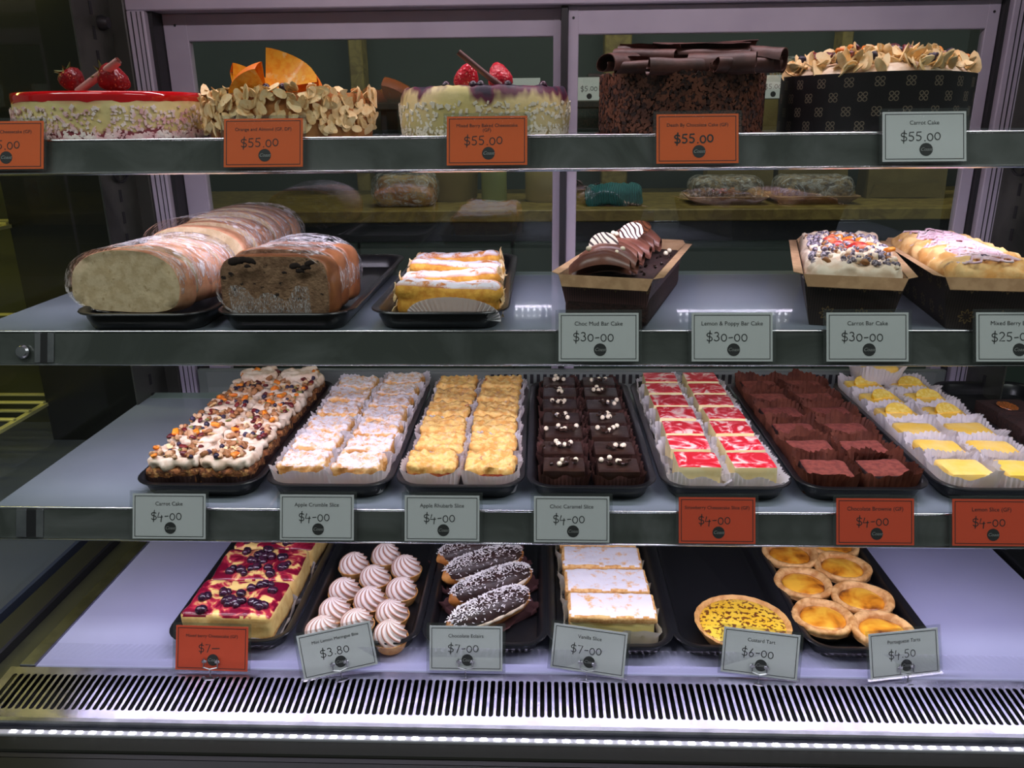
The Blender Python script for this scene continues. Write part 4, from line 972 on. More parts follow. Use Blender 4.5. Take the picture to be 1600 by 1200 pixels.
DB = MB().lathe([(.0001, 0), (.020, 0), (.0206, .0012), (.020, .0024), (.0001, .0024)], 32).mesh('brown_chocolate_disc', swirl('brown_swirl', C(110, 66, 42), C(60, 34, 22)), 50)
obj('white_chocolate_disc', DW, t, (-.016, -.098, .102), (math.radians(52), math.radians(4), math.radians(10)))
obj('white_chocolate_disc', DW, t, (.000, .018, .106), (math.radians(40), 0, math.radians(-8)), .9)
obj('brown_chocolate_disc', DB, t, (.004, .045, .108), (math.radians(24), 0, 0))
for x, y, z in ((-.030, -.128, .090), (.012, -.106, .088), (.005, -.112, .084), (-.024, .0, .094), (-.018, -.006, .094), (.045, .07, .088), (.046, .10, .085)):
    obj('chocolate_pearl', PEARL, t, (x, y, z+.012 if x < .04 else .068), scale=.95)
for k in range(12): obj('chocolate_flake', rn.choice(SHARD), t, (rn.uniform(.03, .055), rn.uniform(-.13, .1), .063), (rn.random(), rn.random(), rn.random()*3), rn.uniform(.4, .8))
# carrot bar cake
t = bar((.448, 1.196, Z2), -15, 'carrot bar cake with cream, berries and apricot in a dark paper case', MT['case_dark'], 'carrot_bar_cake')
obj('cream_top', block('cream_top', BW+.018, BL+.014, .046, .014, (24, 46, 8), MT['cream'], lambda c, n, k: (.0065*nz(c, 40, k)+.0035*nz(c, 110, k)+.006*lump(c, 100, k)) if c.z > .02 else 0, None, 4, 120), t, (0, 0, .040))
MT['dusty_berry'] = mat('sugar_dusted_berry', C(60, 50, 66), .7, C(190, 180, 190), 240, lo=.42, hi=.62)
CLUMP = ball('cream_lump', .005, MT['cream'], 4, .5)
DUST = ball('blueberry', .0045, MT['dusty_berry'], 2, .2)
rn = random.Random(21)
scatter(t, [('blueberry', DUST)]*6+[('nut_piece', NUT[0]), ('cream_lump', CLUMP), ('cream_lump', CLUMP)], 270, (-.054, .054), (-.146, .140), lambda x, y: .0915-.006*(abs(x)/.054)**3-.006*(abs(y)/.146)**4, rn, (.5, 1.0))
STR = ball('strawberry_piece', .010, mat('strawberry_piece', C(180, 40, 36), .35, C(210, 120, 80), 90), 3, .5, 1.5, .8, .6)
for x, y, s in ((.012, -.035, 1.2), (-.012, -.02, 1.0), (-.02, .03, 1.0), (.005, .01, .8), (-.015, .06, .9)): obj('strawberry_piece', STR, t, (x, y, .090), (0, .2, rn.random()*3), s)
for x, y in ((.004, .035), (.022, .03), (-.008, .055), (.030, -.02), (.050, -.06)): obj('apricot_piece', APRI[0], t, (x, y, .089), (0, .2, rn.random()*3), 1.1)
# mixed berry bar cake
t = bar((.606, 1.182, Z2), -9, 'mixed berry bar cake with pink icing drizzle, cut off at the right', MT['case_dark'], 'mixed_berry_bar_cake')
MT['gold_cake'] = mat('golden_cake', C(246, 206, 140), .7, C(228, 168, 92), 40, bump=.5, bscale=100, col3=C(110, 60, 90), scale3=26, lo3=.66, hi3=.72)
obj('cake_top', block('cake_top', BW+.018, BL+.012, .050, .018, (22, 44, 8), MT['gold_cake'], lambda c, n, k: (.011*lump(c, 42, k)+.004*nz(c, 90, k)) if c.z > .02 else 0, None, 6, 120), t, (0, 0, .038))
MT['icing'] = mat('pink_white_icing', C(246, 222, 228), .35, C(240, 200, 214), 30)
dz_ = MB(); rn = random.Random(2)
for k in range(30):
    y = -.135+k*.0093; pts = []
    for i in range(15):
        u = i/14*2-1; pts.append((u*.052, y+.019*math.sin(i*1.3+k*1.7)+rn.uniform(-.003, .003), .0915-.014*abs(u)**3+.002*nz((u, y*10, 0), 3, k)))
    dz_.tube(pts, .0018, 6)
obj('icing_drizzle', dz_.mesh('icing_drizzle', MT['icing'], 100), t)
scatter(t, [('blueberry', BERRY[0]), ('blueberry', BERRY[1]), ('cranberry', CRAN[0])], 16, (-.045, .045), (-.13, .13), lambda x, y: .0885-.008*abs(x)/.05, rn, (.9, 1.5))
# ------------------------------------------------------------------ top shelf: five round cakes
ZC1 = Z1
def strawberry(seed, m, calyx=True, r=.019):
    def fn(rr, z, a): return rr*(1+.06*nz((math.cos(a), math.sin(a), z*40), 1.5, seed)), z
    me = MB().lathe([(.0001, -.022), (.004, -.0205), (.010, -.015), (.0155, -.004), (.0175, .004), (.0165, .011), (.011, .0155), (.0001, .0165)], 22, fn=fn).mesh('strawberry', m, 120)
    return me
def seeded(name, a, b, dot):
    s = N(name); v = s.coord(); vo = s.n('ShaderNodeTexVoronoi', _Scale=260.0); s.l(v, vo.inputs['Vector'])
    dm = s.ramp(vo.outputs['Distance'], [(.16, (1, 1, 1)), (.24, (0, 0, 0))]); s.base(s.mix(dm, s.ramp(s.noise(v, 40, 3), [(.4, a), (.6, b)]), dot)); s.set(Roughness=.28)
    s.bump(vo.outputs['Distance'], .7, .0015); return s.m
MT['strawberry'] = seeded('strawberry_skin', C(136, 14, 26), C(110, 8, 18), C(210, 130, 90)); MT['raspberry'] = seeded('bright_strawberry_skin', C(214, 34, 56), C(196, 26, 48), C(246, 190, 170))
MT['leaf'] = mat('calyx_green', C(120, 130, 70), .6)
CAL = MB()
for k in range(6):
    a = 2*PI*k/6; d_ = Vector((math.cos(a), math.sin(a), 0)); s_ = Vector((-d_.y, d_.x, 0))
    p = [d_*.002-s_*.0016, d_*.002+s_*.0016, d_*.009+s_*.0022+Vector((0, 0, .001)), d_*.015+Vector((0, 0, .006)), d_*.009-s_*.0022+Vector((0, 0, .001))]
    CAL.add([q for q in p]+[q+Vector((0, 0, .0007)) for q in p], [(0, 1, 2, 3, 4), (9, 8, 7, 6, 5)])
CALM = CAL.mesh('calyx', MT['leaf'])
ROLL = MB()
def choc_roll(name, ln, r, m):
    L = []
    n1 = 28
    out, inn = [], []
    for i in range(n1):
        a = 4*PI*i/(n1-1); rr = r*(.45+.55*i/(n1-1)); out.append((rr*math.cos(a), rr*math.sin(a)))
    mb = MB(); mb.loft([[(x, y, z) for x, y in out] for z in (-ln/2, 0, ln/2)], False, False, closed=False)
    mb.loft([[(x*.9, y*.9, z) for x, y in reversed(out)] for z in (-ln/2, 0, ln/2)], False, False, closed=False); return mb.mesh(name, m, 80)
MT['pale_choc'] = mat('pink_white_chocolate', C(206, 166, 156), .4, C(190, 146, 138), 60, col3=C(70, 40, 40), scale3=60, lo3=.66, hi3=.7)
MT['cocoa_stick'] = mat('chocolate_stick', C(112, 74, 70), .45)
def cake_at(l, r_, name, label):
    x = (at_y(l, 180, 1.235).x+at_y(r_, 180, 1.235).x)/2
    return empty(name, (x, 1.240, ZC1), label=label, cat='cake', group='whole cakes on the top shelf'), (at_y(r_, 180, 1.235).x-at_y(l, 180, 1.235).x)/2
def crumbs(name, n, R_, zr, m, seed, size=(.002, .005), bias=1.6, mats=None, flat=.45):
    mb = MB(); rn = random.Random(seed)
    for _ in range(n):
        a = rn.uniform(PI, 2*PI) if rn.random() < .7 else rn.uniform(0, PI); z = zr[0]+(zr[1]-zr[0])*rn.random()**bias; r = R_(z)+.0003
        c = Vector((r*math.cos(a), r*math.sin(a), z)); o_ = Vector((math.cos(a), math.sin(a), 0)); t_ = Vector((-o_.y, o_.x, 0)); u_ = Vector((0, 0, 1)); s = rn.uniform(*size)
        th = rn.uniform(0, PI); A = t_*math.cos(th)+u_*math.sin(th); B = -t_*math.sin(th)+u_*math.cos(th)
        A = A*s*rn.uniform(.8, 1.5)/2; B = B*s*rn.uniform(.5, .9)/2; O = o_*s*flat+A*.3
        P = [c-A-B, c+A-B, c+A+B, c-A+B]; mb.add(P+[p*1+O for p in P], [(4, 5, 6, 7), (0, 1, 5, 4), (1, 2, 6, 5), (2, 3, 7, 6), (3, 0, 4, 7)], rn.randrange(mats) if mats else 0)
    return mb.mesh(name, m)
BOARD = mat('cake_board', (.55, .53, .52), .5)
# 1 red-glazed cheesecake
t, R_ = cake_at(36, 318, 'glazed_cheesecake', 'cheesecake with red strawberry glaze and two strawberries on top'); H = .064
obj('cake_board', MB().lathe([(.0001, 0), (R_*1.0, 0), (R_*1.0, .002), (.0001, .002)], 64).mesh('cake_board', BOARD), t)
def red_run(name):
    s = N(name); v = s.coord(rnd=False); c = s.ramp(s.noise(v, 22, 4), [(.4, C(226, 212, 150)), (.65, C(214, 196, 132))])
    sp = s.n('ShaderNodeSeparateXYZ'); s.l(v, sp.inputs[0]); f = s.math('ADD', sp.outputs[2], s.math('MULTIPLY', s.noise(v, 18, 3), .026))
    c = s.mix(s.ramp(s.math('MULTIPLY_ADD', f, 14.0, -.40), [(.45, (0, 0, 0)), (.62, (1, 1, 1))]), c, C(206, 110, 96))
    b = s.math('SUBTRACT', s.math('MULTIPLY', s.noise(v, 34, 4), .055), sp.outputs[2]); c = s.mix(s.ramp(s.math('MULTIPLY_ADD', b, 20.0, .3), [(.5, (0, 0, 0)), (.62, (1, 1, 1))]), c, C(130, 50, 62))
    s.base(c); s.set(Roughness=.5); s.bump(s.noise(v, 120, 4), .3, .001); return s.m
obj('cake_body', MB().lathe([(.0001, .002), (R_*.985, .002), (R_*.985, .012), (R_*.965, .035), (R_*.955, H-.010), (R_*.94, H-.009), (.0001, H-.009)], 80, fn=lambda r, z, a: (r*(1+.006*nz((math.cos(a)*3, math.sin(a)*3, z*30), 2, 1)), z)).mesh('cake_body', red_run('cheesecake_berry_run'), 50), t)
obj('glaze', MB().lathe([(R_*.958, H-.012), (R_*.963, H-.006), (R_*.955, H-.001), (R_*.93, H+.0005), (.0001, H+.0005)], 80, cap0=False, fn=lambda r, z, a: (r, z+(-.006*max(0, nz((math.cos(a)*4, math.sin(a)*4, 0), 2, 5)) if z < H-.01 else 0))).mesh('glaze', mat('red_glaze', C(206, 14, 22), .08, C(190, 8, 18), 20, coat=.6, spec=.6), 60), t)
obj('coconut_crumbs', crumbs('coconut_crumbs', 1500, lambda z: R_*(.985-.03*z/.06), (.003, .044), mat('pink_coconut', C(244, 230, 222), .7, C(226, 176, 178), 40), 3, (.002, .0055), 2.4), t, kind='stuff')
STB, RSB = strawberry(1, MT['strawberry']), strawberry(2, MT['raspberry'])
for x, y, ry, sc in ((-.038, -.030, -28, 1.0), (.024, -.035, -65, 1.12)):
    s_ = obj('strawberry', STB, t, (x, y, H+.017*sc), (math.radians(10), math.radians(ry), 0), sc); obj('calyx', CALM, s_, (0, 0, .0155))
obj('chocolate_roll', choc_roll('chocolate_roll', .085, .006, MT['pale_choc']), t, (.008, -.045, H+.022), (math.radians(10), math.radians(62), 0))
# 2 orange and almond cake
t, R_ = cake_at(326, 584, 'orange_almond_cake', 'round cake coated in flaked almonds with fresh orange wedges'); H = .060
obj('cake_body', MB().lathe([(.0001, 0), (R_*.94, 0), (R_*.95, .01), (R_*.95, H-.008), (R_*.92, H), (.0001, H+.001)], 64).mesh('cake_body', mat('almond_cake', C(186, 126, 66), .7, C(160, 100, 48), 50, bump=.5), 60), t)
rn = random.Random(5)
for k in range(270):
    a = rn.uniform(PI*.95, PI*2.05); z = rn.uniform(.0115, H+.003); r = R_*.955+rn.uniform(0, .006)
    obj('almond_flake', FLAKE[k % 3], t, (r*math.cos(a), r*math.sin(a), z), (rn.uniform(-.6, .6)+PI/2, rn.uniform(0, 6.28), a+PI/2+rn.uniform(-.7, .7)), rn.uniform(.9, 1.45))
for k in range(24):
    a = rn.uniform(PI, 2*PI); r = R_*rn.uniform(.80, .97); obj('almond_flake', FLAKE[k % 3], t, (r*math.cos(a), r*math.sin(a), H+.003+rn.uniform(0, .004)), (rn.uniform(-.8, .8), rn.uniform(-.8, .8), rn.uniform(0, 6.28)), rn.uniform(.9, 1.4))
MT['orange_flesh'] = mat('orange_flesh', C(255, 186, 50), .28, C(250, 160, 20), 130, coat=.3, col3=C(252, 206, 120), scale3=70, lo3=.6, hi3=.66); MT['orange_rind'] = mat('orange_rind', C(246, 128, 10), .4, bump=.25, bscale=350)
def wedge(r, half):
    n_ = 10; arc = [(1.45*r*math.cos(PI/2*k/n_)**1.25, r*math.sin(PI/2*k/n_)**1.1) for k in range(n_+1)]
    fl = MB(); c0 = [(0, 0, 0)]
    A = [(x*.94, -z*.0-.001-half*(1-0)*((x*x+z*z)**.5/r), z*.94) for x, z in arc]; B = [(x*.94, .001+half*((x*x+z*z)**.5/r), z*.94) for x, z in arc]
    fl.add([(0, 0, 0)]+A, [(0, i+1, i+2) for i in range(n_)]); fl.add([(0, 0, 0)]+B, [(0, i+2, i+1) for i in range(n_)])
    rd = MB(); L = []
    for k in range(5):
        f = k/4*2-1; L.append([(x*(.95+.05*(1-f*f)), half*f*1.03, z*(.95+.05*(1-f*f))) for x, z in arc])
    rd.loft(L, False, False, closed=False)
    return fl.mesh('orange_wedge', MT['orange_flesh'], 30), rd.mesh('rind', MT['orange_rind'], 80)
WF, WR = wedge(.046, .016)
for x, y, rx, ry, rz, sc in ((-.016, -.060, -30, 4, 4, 1.22), (-.058, -.070, -26, 6, 30, .78), (-.006, -.088, -24, 2, 172, .76)):
    o = obj('orange_wedge', WF, t, (x, y, H+.0045), (math.radians(rx), math.radians(ry), math.radians(rz)), sc); obj('rind', WR, o)
for x, y in ((.0, -.105), (.024, -.108)): obj('blueberry', BERRY_L[0], t, (x, y, H+.006), scale=.9)
# 3 mixed berry baked cheesecake
t, R_ = cake_at(624, 892, 'berry_baked_cheesecake', 'pale baked cheesecake stained with dark berries, two berries on top'); H = .064
def berry_side(name):
    s = N(name); v = s.coord(rnd=False); c = s.ramp(s.noise(v, 16, 4), [(.4, C(208, 194, 124)), (.65, C(226, 206, 150))])
    sp = s.n('ShaderNodeSeparateXYZ'); s.l(v, sp.inputs[0]); mp = s.n('ShaderNodeMapping'); mp.inputs['Scale'].default_value = (1, 1, .45); s.l(v, mp.inputs[0])
    f = s.math('MULTIPLY_ADD', sp.outputs[2], 9.0, s.math('MULTIPLY', s.noise(mp.outputs[0], 20, 3), 1.3))
    c = s.mix(s.ramp(s.math('SUBTRACT', f, .55), [(.57, (0, 0, 0)), (.68, (1, 1, 1))]), c, C(96, 28, 58)); c = s.mix(s.ramp(s.math('SUBTRACT', f, .55), [(.70, (0, 0, 0)), (.78, (1, 1, 1))]), c, C(40, 24, 50))
    s.base(c); s.set(Roughness=.45); s.bump(s.noise(v, 90, 4), .35, .0015); return s.m
obj('cake_board', MB().lathe([(.0001, 0), (R_*.99, 0), (R_*.99, .002), (.0001, .002)], 64).mesh('cake_board', BOARD), t)
obj('cake_body', MB().lathe([(.0001, .002), (R_*.955, .002), (R_*.985, .016), (R_*.99, .034), (R_*.965, .054), (R_*.93, H), (R_*.90, H+.002), (R_*.86, H-.001), (.0001, H-.001)], 80, fn=lambda r, z, a: (r*(1+.01*nz((math.cos(a)*3, math.sin(a)*3, z*25), 2, 3)), z+(.002*nz((math.cos(a)*6, math.sin(a)*6, 0), 2, 2) if z > .05 else 0))).mesh('cake_body', berry_side('baked_berry_side'), 80), t)
obj('coconut_shreds', crumbs('coconut_shreds', 900, lambda z: R_*(.955+.9*z if z < .03 else .985-.6*max(0, z-.034)), (.003, .044), mat('white_coconut', C(234, 228, 204), .7), 7, (.0025, .006), 1.5, flat=.3), t, kind='stuff')
for x, y, ry in ((-.022, -.04, 20), (.024, -.04, -15)): obj('strawberry', RSB, t, (x, y, H+.014), (math.radians(180+ry), math.radians(ry), 0), 1.0)
obj('chocolate_stick', MB().tube([(-.030, -.07, H+.046), (.012, -.066, H+.013), (.027, -.064, H+.003)], .0042, 10).mesh('chocolate_stick', MT['cocoa_stick'], 60), t)
for x in (-.045, -.008, .002, .038, .085): obj('blueberry', BERRY_L[1], t, (x, -math.sqrt(max(.001, (R_*.90)**2-x*x))+.004, H+.002), scale=.9)
# 4 chocolate cake with shavings and curls
t, R_ = cake_at(936, 1190, 'chocolate_shaving_cake', 'tall chocolate cake covered in shavings with big chocolate curls'); H = .078
MT['shave'] = mat('chocolate_shavings', C(112, 64, 44), .5, C(82, 44, 30), 50)
obj('cake_board', MB().lathe([(.0001, 0), (R_*1.04, 0), (R_*1.04, .002), (.0001, .002)], 64).mesh('cake_board', mat('brown_board', C(90, 50, 40), .5)), t)
obj('cake_body', MB().lathe([(.0001, .002), (R_*.97, .002), (R_*.97, .03), (R_*.965, H-.006), (R_*.94, H), (.0001, H)], 80, fn=lambda r, z, a: (r*(1+.008*nz((math.cos(a)*5, math.sin(a)*5, z*40), 3, 3)), z)).mesh('cake_body', mat('chocolate_side', C(74, 42, 32), .7, C(56, 30, 22), 60, bump=.6), 70), t)
obj('shavings', crumbs('shavings', 7000, lambda z: R_*.972, (.003, H+.001), [MT['shave'], MT['choc_crumb'], MT['shave']], 8, (.002, .0055), 1.0, 3, flat=.6), t, kind='stuff')
def curl(seed, ln, r):
    rn = random.Random(seed); n1, n2 = 30, 12; L = []
    for j in range(n2):
        v = j/(n2-1); loop = []
        for i in range(n1):
            u = i/(n1-1); a = u*2.35*PI+.4*nz((v*2, 0, 0), 1.5, seed); rr = r*(.34+.66*u)*(1+.12*nz((v*3, u*2, 1), 1.3, seed)); loop.append(((v-.5)*ln+.004*nz((u*2, j*.0, 0), 2, seed+j % 2*0), rr*math.cos(a), rr*math.sin(a)*.8))
        L.append(loop)
    mb = MB(); mb.loft(L, False, False, closed=False); inn = [[(x, y*.93, z*.93) for x, y, z in reversed(q)] for q in L]; mb.loft(inn, False, False, closed=False)
    mb.loft([[L[0][i] for i in range(n1)], [(L[0][i][0], L[0][i][1]*.93, L[0][i][2]*.93) for i in range(n1)]], False, False, closed=False)
    mb.loft([[L[-1][i] for i in range(n1)], [(L[-1][i][0], L[-1][i][1]*.93, L[-1][i][2]*.93) for i in range(n1)]], False, False, closed=False)
    return mb.mesh('chocolate_curl', MT['choc_curl'], 70)
MT['choc_curl'] = mat('cocoa_dusted_curl', C(98, 58, 50), .5, C(70, 40, 34), 30, bump=.3, bscale=120)
CU = [curl(0, .128, .016), curl(1, .088, .020), curl(2, .100, .014)]
for i, (k, x, y, z, rz, ry) in enumerate(((0, -.040, -.090, .012, 8, -2), (0, .012, -.070, .026, -6, 1), (1, .082, -.066, .018, -38, 6), (1, -.090, -.072, .014, 48, -3), (1, .035, -.098, .013, -22, 0), (2, -.015, -.105, .010, 14, 0), (2, .068, -.100, .011, 24, 0), (1, -.06, -.06, .026, -28, 3), (0, .035, -.03, .030, 5, -2), (2, -.045, -.035, .028, -9, 0), (1, .092, -.03, .016, 20, 4), (2, .04, .02, .026, 10, 0), (0, -.02, .04, .018, 0, 0))):
    obj('chocolate_curl', CU[k], t, (x, y, H+z), (i*.9, math.radians(ry), math.radians(rz)), 1.0)
# 5 carrot cake in a printed paper collar
t, R_ = cake_at(1222, 1504, 'carrot_cake', 'carrot cake in a dark clover-printed paper collar, heaped with almonds'); H = .076
def clover(name):
    s = N(name); tc = s.n('ShaderNodeTexCoord'); sp = s.n('ShaderNodeSeparateXYZ'); s.l(tc.outputs['UV'], sp.inputs[0]); k = .0235
    vv = s.math('DIVIDE', sp.outputs[1], k*.78); row = s.math('FLOOR', vv); sh = s.math('MULTIPLY', s.math('MODULO', row, 2.0), .5)
    uu = s.math('ADD', s.math('DIVIDE', sp.outputs[0], k*1.6), sh)
    x = s.math('ABSOLUTE', s.math('MULTIPLY', s.math('SUBTRACT', s.math('FRACT', uu), .5), 2.05)); y = s.math('ABSOLUTE', s.math('SUBTRACT', s.math('FRACT', vv), .5))
    dx_, dy_ = s.math('SUBTRACT', x, .17), s.math('SUBTRACT', y, .17)
    dd_ = s.math('SQRT', s.math('ADD', s.math('MULTIPLY', dx_, dx_), s.math('MULTIPLY', dy_, dy_)))
    f = s.math('LESS_THAN', s.math('ABSOLUTE', s.math('SUBTRACT', dd_, .135)), .032)
    s.base(s.mix(f, (.010, .008, .009), C(112, 100, 84))); s.set(Roughness=.4); return s.m
L0, L1, U0, U1 = [], [], [], []
for i in range(97):
    a = 2*PI*i/96; L0.append((R_*math.cos(a), R_*math.sin(a), .0005)); L1.append((R_*1.0*math.cos(a), R_*1.0*math.sin(a), H+.001*math.sin(3*a))); U0.append((a*R_, 0)); U1.append((a*R_, H))
obj('paper_collar', MB().loft([L0, L1], False, False, closed=False, uvs=U0+U1).mesh('paper_collar', clover('clover_paper'), 179, True), t)
obj('collar_lining', MB().lathe([(R_*.985, .004), (R_*.993, H-.0005)], 96, cap0=False, cap1=False).mesh('collar_lining', mat('brown_lining', C(110, 62, 40), .6), 179), t)
def dome(x, y): return H-.004+.026*max(0, 1-((x*x+y*y)/(R_*R_)))**.6
obj('cake_body', MB().lathe([(.0001, .002), (R_*.975, .002), (R_*.975, H-.006), (R_*.85, H+.008), (R_*.5, H+.018), (.0001, H+.022)], 48, fn=lambda r, z, a: (r, z+(.003*nz((r*math.cos(a), r*math.sin(a), 0), 45, 2) if z > .05 else 0))).mesh('cake_body', MT['cream'], 100), t)
rn = random.Random(8)
for k in range(210):
    a = rn.uniform(PI*.9, PI*2.1); r = R_*math.sqrt(rn.uniform(.12, .93)); x, y = r*math.cos(a), r*math.sin(a)
    obj('almond_flake', FLAKE[k % 3], t, (x, y, dome(x, y)+rn.uniform(.002, .012)), (rn.uniform(-1.2, 1.2), rn.uniform(-1.2, 1.2), rn.uniform(0, 6.28)), rn.uniform(1.1, 1.9))
for k in range(34):
    a = rn.uniform(PI*.95, PI*2.05); r = R_*math.sqrt(rn.uniform(.05, .8)); x, y = r*math.cos(a), r*math.sin(a); nm, me = rn.choice([('cranberry', CRAN[0]), ('cranberry', CRAN[1]), ('apricot_piece', APRI[0]), ('blueberry', BERRY[0])])
    obj(nm, me, t, (x, y, dome(x, y)+rn.uniform(.008, .014)), (rn.random(), rn.random(), rn.random()*6), rn.uniform(1.1, 1.7))
# ------------------------------------------------------------------ back room behind the case
tag(obj('wall_back', MB().box((-4, 2.95, 0), (4, 3.05, 3.2)).mesh('wall_back', MT['darkgreen'])), kind='structure')
tag(obj('ceiling', MB().box((-4, 1.75, 3.0), (4, 3.05, 3.1)).mesh('ceiling', MT['darkgreen'])), kind='structure')
for i, (a, b) in enumerate(((.200, .285), (-.62, -.575))):
    tag(obj('trim_%d' % (i+1), MB().box((a*1.04, 2.86, 1.25), (b*1.04, 2.949, 3.0), b=.004).mesh('trim', MT['wood'])), kind='structure')
tag(obj('trim_3', MB().box((.98, 2.86, 1.25), (1.015, 2.949, 3.0), b=.004).mesh('trim', MT['wood'])), kind='structure')
CT = CAMZ-.240
bc = empty('back_counter', (.2, 2.55, 0), label='wooden-topped counter with dark green cupboard doors behind the case', cat='counter')
wobj('worktop', MB().box((-2.2, 2.20, CT-.032), (2.2, 2.858, CT), b=.003).mesh('worktop', MT['wood']), bc)
wobj('carcass', MB().box((-2.18, 2.25, 0), (2.18, 2.85, CT-.0325)).mesh('carcass', MT['dark']), bc)
for k in range(8):
    x0 = -1.80+k*.43
    wobj('cupboard_door', MB().box((x0+.003, 2.225, .1), (x0+.427, 2.2495, CT-.09), b=.003).mesh('cupboard_door', MT['cupboard']), bc)
MT['bag'] = mat('brown_paper_bag', C(120, 104, 58), .8, C(104, 88, 46), 6, bump=.5, bscale=14, bdist=.01)
def bag(px, w, h, label, Y=2.5):
    p = at_y(px, 300, Y); t = empty('paper_bag', (p.x, Y, CT), (0, 0, random.uniform(-.08, .08)), label, 'bag', 'paper bags on the back counter')
    L = []
    for k in range(7):
        u = k/6; g = .055*(1-.55*u); L.append([(-w/2, -g, h*u), (-w/2+.012, -g-.004*math.sin(u*7), h*u), (0, -g-.010*math.sin(u*5+px), h*u), (w/2-.012, -g-.004*math.cos(u*6), h*u), (w/2, -g, h*u), (w/2-.02*u, 0, h*u), (w/2, g, h*u), (-w/2, g, h*u), (-w/2+.02*u, 0, h*u)])
    obj('bag_body', MB().loft(L, True, False).mesh('bag_body', MT['bag'], 30), t)
    obj('folded_base', MB().add([(-w/2+.006, -.0575, .004), (w/2-.006, -.0575, .004), (w/2-.02, -.0585, .045), (-w/2+.02, -.0585, .045)], [(0, 1, 2, 3)]).mesh('folded_base', MT['bag']), t)
bag(1405, .22, .30, 'brown paper bag standing upright at the right of the back counter'); bag(1260, .20, .27, 'brown paper bag behind the wrapped pastry trays, right one'); bag(1150, .19, .28, 'brown paper bag behind the wrapped pastry trays, left one')
# wrapped pastry trays
MT['wrap_food'] = mat('wrapped_pastry', C(176, 150, 110), .6, C(96, 74, 56), 55, bump=.8, bscale=60, bdist=.006)
for px, w, lb in ((1130, .19, 'cling-wrapped pastry on a card tray, left of the pair'), (1265, .20, 'cling-wrapped pastry on a card tray, right of the pair')):
    p = at_y(px, 325, 2.36); t = empty('wrapped_pastry', (p.x, 2.36, CT), label=lb, cat='pastry', group='wrapped pastries on the back counter')
    obj('card_tray', MB().loft([[(x, y, z) for x, y in rrect(w+e, .13+e, .012, 3)] for e, z in ((-.02, .0005), (.03, .022), (.028, .024), (-.022, .004))]).mesh('card_tray', MT['kraft'], 40), t)
    obj('pastry', block('pastry', w, .12, .066, .026, (20, 12, 6), MT['wrap_food'], lambda c, n, k: .007*nz(c, 30, k)+.004*nz(c, 90, k), None, px, 120), t, (0, 0, .005))
    obj('cling_film', block('cling_film', w+.012, .130, .072, .030, (16, 10, 5), MT['film'], lambda c, n, k: .004*nz(c, 40, k), None, px+1, 120), t, (0, 0, .004))
# teal knitted cloth
p = at_y(958, 325, 2.32)
kc = N('teal_knit'); wv = kc.n('ShaderNodeTexWave', _Scale=70.0, _Distortion=2.0); kc.l(kc.coord(rnd=False), wv.inputs['Vector']); kc.base(kc.ramp(wv.outputs['Fac'], [(.2, C(34, 96, 108)), (.8, C(84, 180, 190))])); kc.set(Roughness=.9); kc.bump(wv.outputs['Fac'], .8, .004)
obj('knitted_cloth', block('knitted_cloth', .16, .09, .055, .022, (22, 14, 6), kc.m, lambda c, n, k: .012*nz(c, 30, k)+.006*nz(c, 70, k), None, 3, 120), None, (p.x, 2.32, CT-.001), label='crumpled teal knitted cloth on the back counter', cat='cloth')
# wrapped loaf and jars on the counter
p = at_y(636, 325, 2.34); t = empty('wrapped_bun', (p.x, 2.34, CT), label='cling-wrapped golden bun on the back counter', cat='bread')
obj('bun', block('bun', .17, .12, .085, .035, (18, 14, 9), mat('bun_crust', C(176, 120, 62), .5, C(214, 180, 120), 25), lambda c, n, k: .005*nz(c, 30, k), None, 2, 120), t)
obj('cling_film', block('cling_film', .185, .135, .093, .036, (16, 12, 8), MT['film'], lambda c, n, k: .006*nz(c, 40, k), None, 4, 120), t)
p = at_y(705, 300, 2.5); t = empty('storage_tub', (p.x, 2.5, CT), label='round cream storage tub on the back counter', cat='tub')
obj('tub', MB().lathe([(.0001, 0), (.075, 0), (.08, .01), (.085, .11), (.087, .115), (.0001, .115)], 32).mesh('tub', mat('cream_tub', C(170, 150, 96), .5), 50), t); obj('lid', MB().lathe([(.0001, .1155), (.089, .1155), (.09, .12), (.088, .128), (.0001, .13)], 32).mesh('lid', mat('tub_lid', C(120, 104, 70), .5), 50), t)
p = at_y(772, 290, 2.45); t = empty('drink_bottle', (p.x, 2.45, CT), label='tall pale green bottle on the back counter', cat='bottle')
obj('bottle', MB().lathe([(.0001, 0), (.036, 0), (.038, .004), (.038, .15), (.034, .175), (.014, .20), (.014, .225), (.0001, .225)], 28).mesh('bottle', mat('pale_green_plastic', C(176, 190, 130), .35), 50), t); obj('cap', MB().lathe([(.0001, .2252), (.016, .2252), (.016, .245), (.0001, .246)], 20).mesh('cap', MT['dark'], 50), t)
p = at_y(852, 292, 2.45); t = empty('glass_jar', (p.x, 2.45, CT), label='round jar with an orange-brown lid on the back counter', cat='jar')
obj('jar', MB().lathe([(.0001, 0), (.055, 0), (.06, .01), (.06, .09), (.05, .105), (.0001, .105)], 28).mesh('jar', mat('jar_cream', C(190, 170, 120), .3), 50), t); obj('lid', MB().lathe([(.0001, .1052), (.056, .1052), (.056, .122), (.0001, .124)], 28).mesh('lid', mat('jar_lid', C(150, 96, 50), .4), 50), t)
